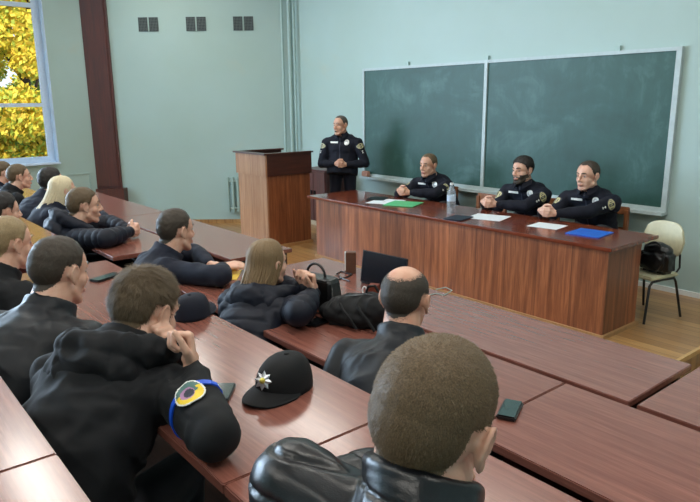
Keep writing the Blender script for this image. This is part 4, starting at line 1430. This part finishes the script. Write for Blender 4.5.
# wooden chairs of the officers
def wood_chair(x, y, rz, label):
    e = empty('wooden_chair', (x, y, 0), rz); tag(e, label, 'chair', 'wooden chairs behind the panel table')
    m_ = M['chair_wood']
    MB().box(-.21, -.20, .425, .21, .20, .45, bev=.006).build('seat', m_, e)
    for sx in (-1, 1):
        MB().box(sx * .19 - .018, .16, 0, sx * .19 + .018, .196, .425).build('leg', m_, e)
        MB().box(sx * .19 - .02, -.235, 0, sx * .19 + .02, -.20, .80).build('back_post', m_, e)
    MB().box(-.21, -.245, .75, .21, -.215, .83, bev=.008).build('top_rail', m_, e)
    MB().box(-.17, -.232, .56, .17, -.212, .62).build('back_slat', m_, e)
M['chair_wood'] = wood('chair_wood', (112, 66, 40), (156, 102, 66), 'Z', .4, .3)
for (nm, x, y), dx in zip(OFFC, (-.08, 0, .04)):
    wood_chair(x + dx, min(y + .04, 5.97), PI, 'wooden chair under the %s' % nm)
wood_chair(-4.62, 5.72, PI, 'empty wooden chair between the officer with the green folder and the bearded one')

# pale chair with tube legs at the right, with a bag
e = empty('tube_chair', (-2.53, 5.47, 0), math.radians(168)); tag(e, 'cream chair with black tube legs at the right end of the panel table', 'chair')
cream = plain('cream_vinyl', (196, 190, 158), .45, var=.05)
MB().box(-.18, -.18, .385, .18, .18, .417, bev=.013).build('seat', cream, e)
g = MB(); rg = []
for i in range(15):
    a = -1 + 2 * i / 14
    hh_ = .15 * (1 - abs(a) ** 3.2) ** .45 + .004
    x = a * .20; y = -.215 + .05 * (a * a)
    rg.append([V((x, y + dy * .013, 0.685 + dz * hh_)) for dy, dz in ((-1, -.9), (-1, .9), (-.5, 1), (.5, 1), (1, .9), (1, -.9), (.5, -1), (-.5, -1))])
g.loft(rg).build('backrest', cream, e, True)
for sx in (-1, 1):
    MB().tube([(sx * .17, .21, .011), (sx * .16, .17, .34), (sx * .16, .14, .37), (sx * .16, .0, .375)], .011, 8).build('leg', M['black'], e, True)
    MB().tube([(sx * .19, -.24, .011), (sx * .16, -.17, .33), (sx * .16, -.14, .37), (sx * .16, .0, .375)], .011, 8).build('leg', M['black'], e, True)
    MB().tube([(sx * .16, -.12, .375), (sx * .15, -.215, .45), (sx * .14, -.20, .72)], .009, 8).build('back_support', M['black'], e, True)
e = empty('leather_bag', (-2.47, 5.46, .4175), math.radians(168)); tag(e, 'black leather bag standing on the cream chair', 'bag')
g = MB(); g.box(-.14, -.11, 0, .14, .05, .20, bev=.03); g.ell((0, -.03, .19), (.135, .08, .075)); g.ell((0, .05, .10), (.12, .035, .08))
me = fuse(g, .007, 4); fold(me, [((0, 0, 0), (0, 0, .3), 0)], .006, 12, seed=4)
co, no = arr(me); co[:, 2] = np.maximum(co[:, 2], 0); put(me, co)
mobj('bag_body', me, blk_lea, e)
MB().tube([(.07 * math.cos(a), .02, .20 + .07 * math.sin(a)) for a in [PI * k / 12 for k in range(13)]], .008, 8).build('handle', blk_lea, e, True)
MB().tube([(-.12, .06, .2), (-.13, .085, .12), (-.08, .09, .03), (-.02, .095, .03)], .008, 8).build('strap', blk_lea, e, True)

# ------------------------------------------------------------------ trees outside the window
GZ = -3.2
slab('ground', [(-60, -30), (XS - .32, -30), (XS - .32, 40), (-60, 40)], GZ - .2, GZ, plain('lawn', (96, 110, 52), .9))
bark = plain('bark', (70, 58, 48), .9)
LC = [plain('leaf_yellow', (236, 218, 80), .6, var=.1), plain('leaf_amber', (228, 192, 70), .6, var=.1), plain('leaf_lime', (170, 184, 70), .6, var=.1), plain('leaf_green', (104, 132, 56), .6, var=.1), plain('leaf_pale', (240, 226, 120), .6, var=.1)]
def tree(x, y, cz, r, hgt, n, weights, label, seed):
    rnd = random.Random(seed)
    e = empty('autumn_tree', (x, y, GZ)); tag(e, label, 'tree', 'autumn trees outside the window')
    tr = MB(); tr.tube([(0, 0, 0), (.1, .05, 2), (0, .1, cz - GZ), (.1, 0, cz - GZ + hgt * .6)], [.22, .17, .12, .04], 10)
    tr.build('trunk', bark, e, True)
    br = MB()
    cl = []
    for k in range(80):
        a = rnd.uniform(0, 2 * PI); q = rnd.uniform(.25, 1) ** .5; zz = rnd.uniform(-1, 1)
        c = V((math.cos(a) * r * q * math.sqrt(1 - zz * zz * .7), math.sin(a) * r * q * math.sqrt(1 - zz * zz * .7), cz - GZ + zz * hgt))
        cl.append((c, rnd.uniform(.45, .95), rnd.random()))
        if k < 14: MB().tube([(0, .05, c.z * .75), c * .6 + V((0, 0, c.z * .38)), c], [.06, .035, .012], 6).build('branch', bark, e, True)
    g = MB()
    for _ in range(n):
        c, cr, hue = cl[rnd.randrange(len(cl))]
        d = V((rnd.gauss(0, 1), rnd.gauss(0, 1), rnd.gauss(0, 1))).normalized() * cr * rnd.uniform(.5, 1)
        p = c + d
        s = rnd.uniform(.05, .10)
        u = V((rnd.gauss(0, 1), rnd.gauss(0, 1), rnd.gauss(0, 1))).normalized(); w = u.orthogonal().normalized()
        h = hue * .5 + rnd.random() * .5
        acc = 0
        for i, wt in enumerate(weights):
            acc += wt
            if h <= acc: break
        g.cur = i
        g._add([p - u * s, p - w * s * .6, p + u * s, p + w * s * .6], [(0, 1, 2, 3)])
    g.build('foliage', LC, e)
tree(-19.5, 4.6, 2.6, 3.0, 3.6, 90000, (.5, .15, .15, .05, .15), 'yellow autumn tree filling the window', 3)
tree(-28.6, 7.6, 1.8, 3.6, 4.4, 40000, (.25, .1, .3, .25, .1), 'greener autumn tree standing farther behind the yellow one', 5)
tree(-13.75, 3.0, -.9, .8, 1.0, 6000, (.35, .25, .2, .1, .1), 'low amber bush tree just outside the window sill', 6)
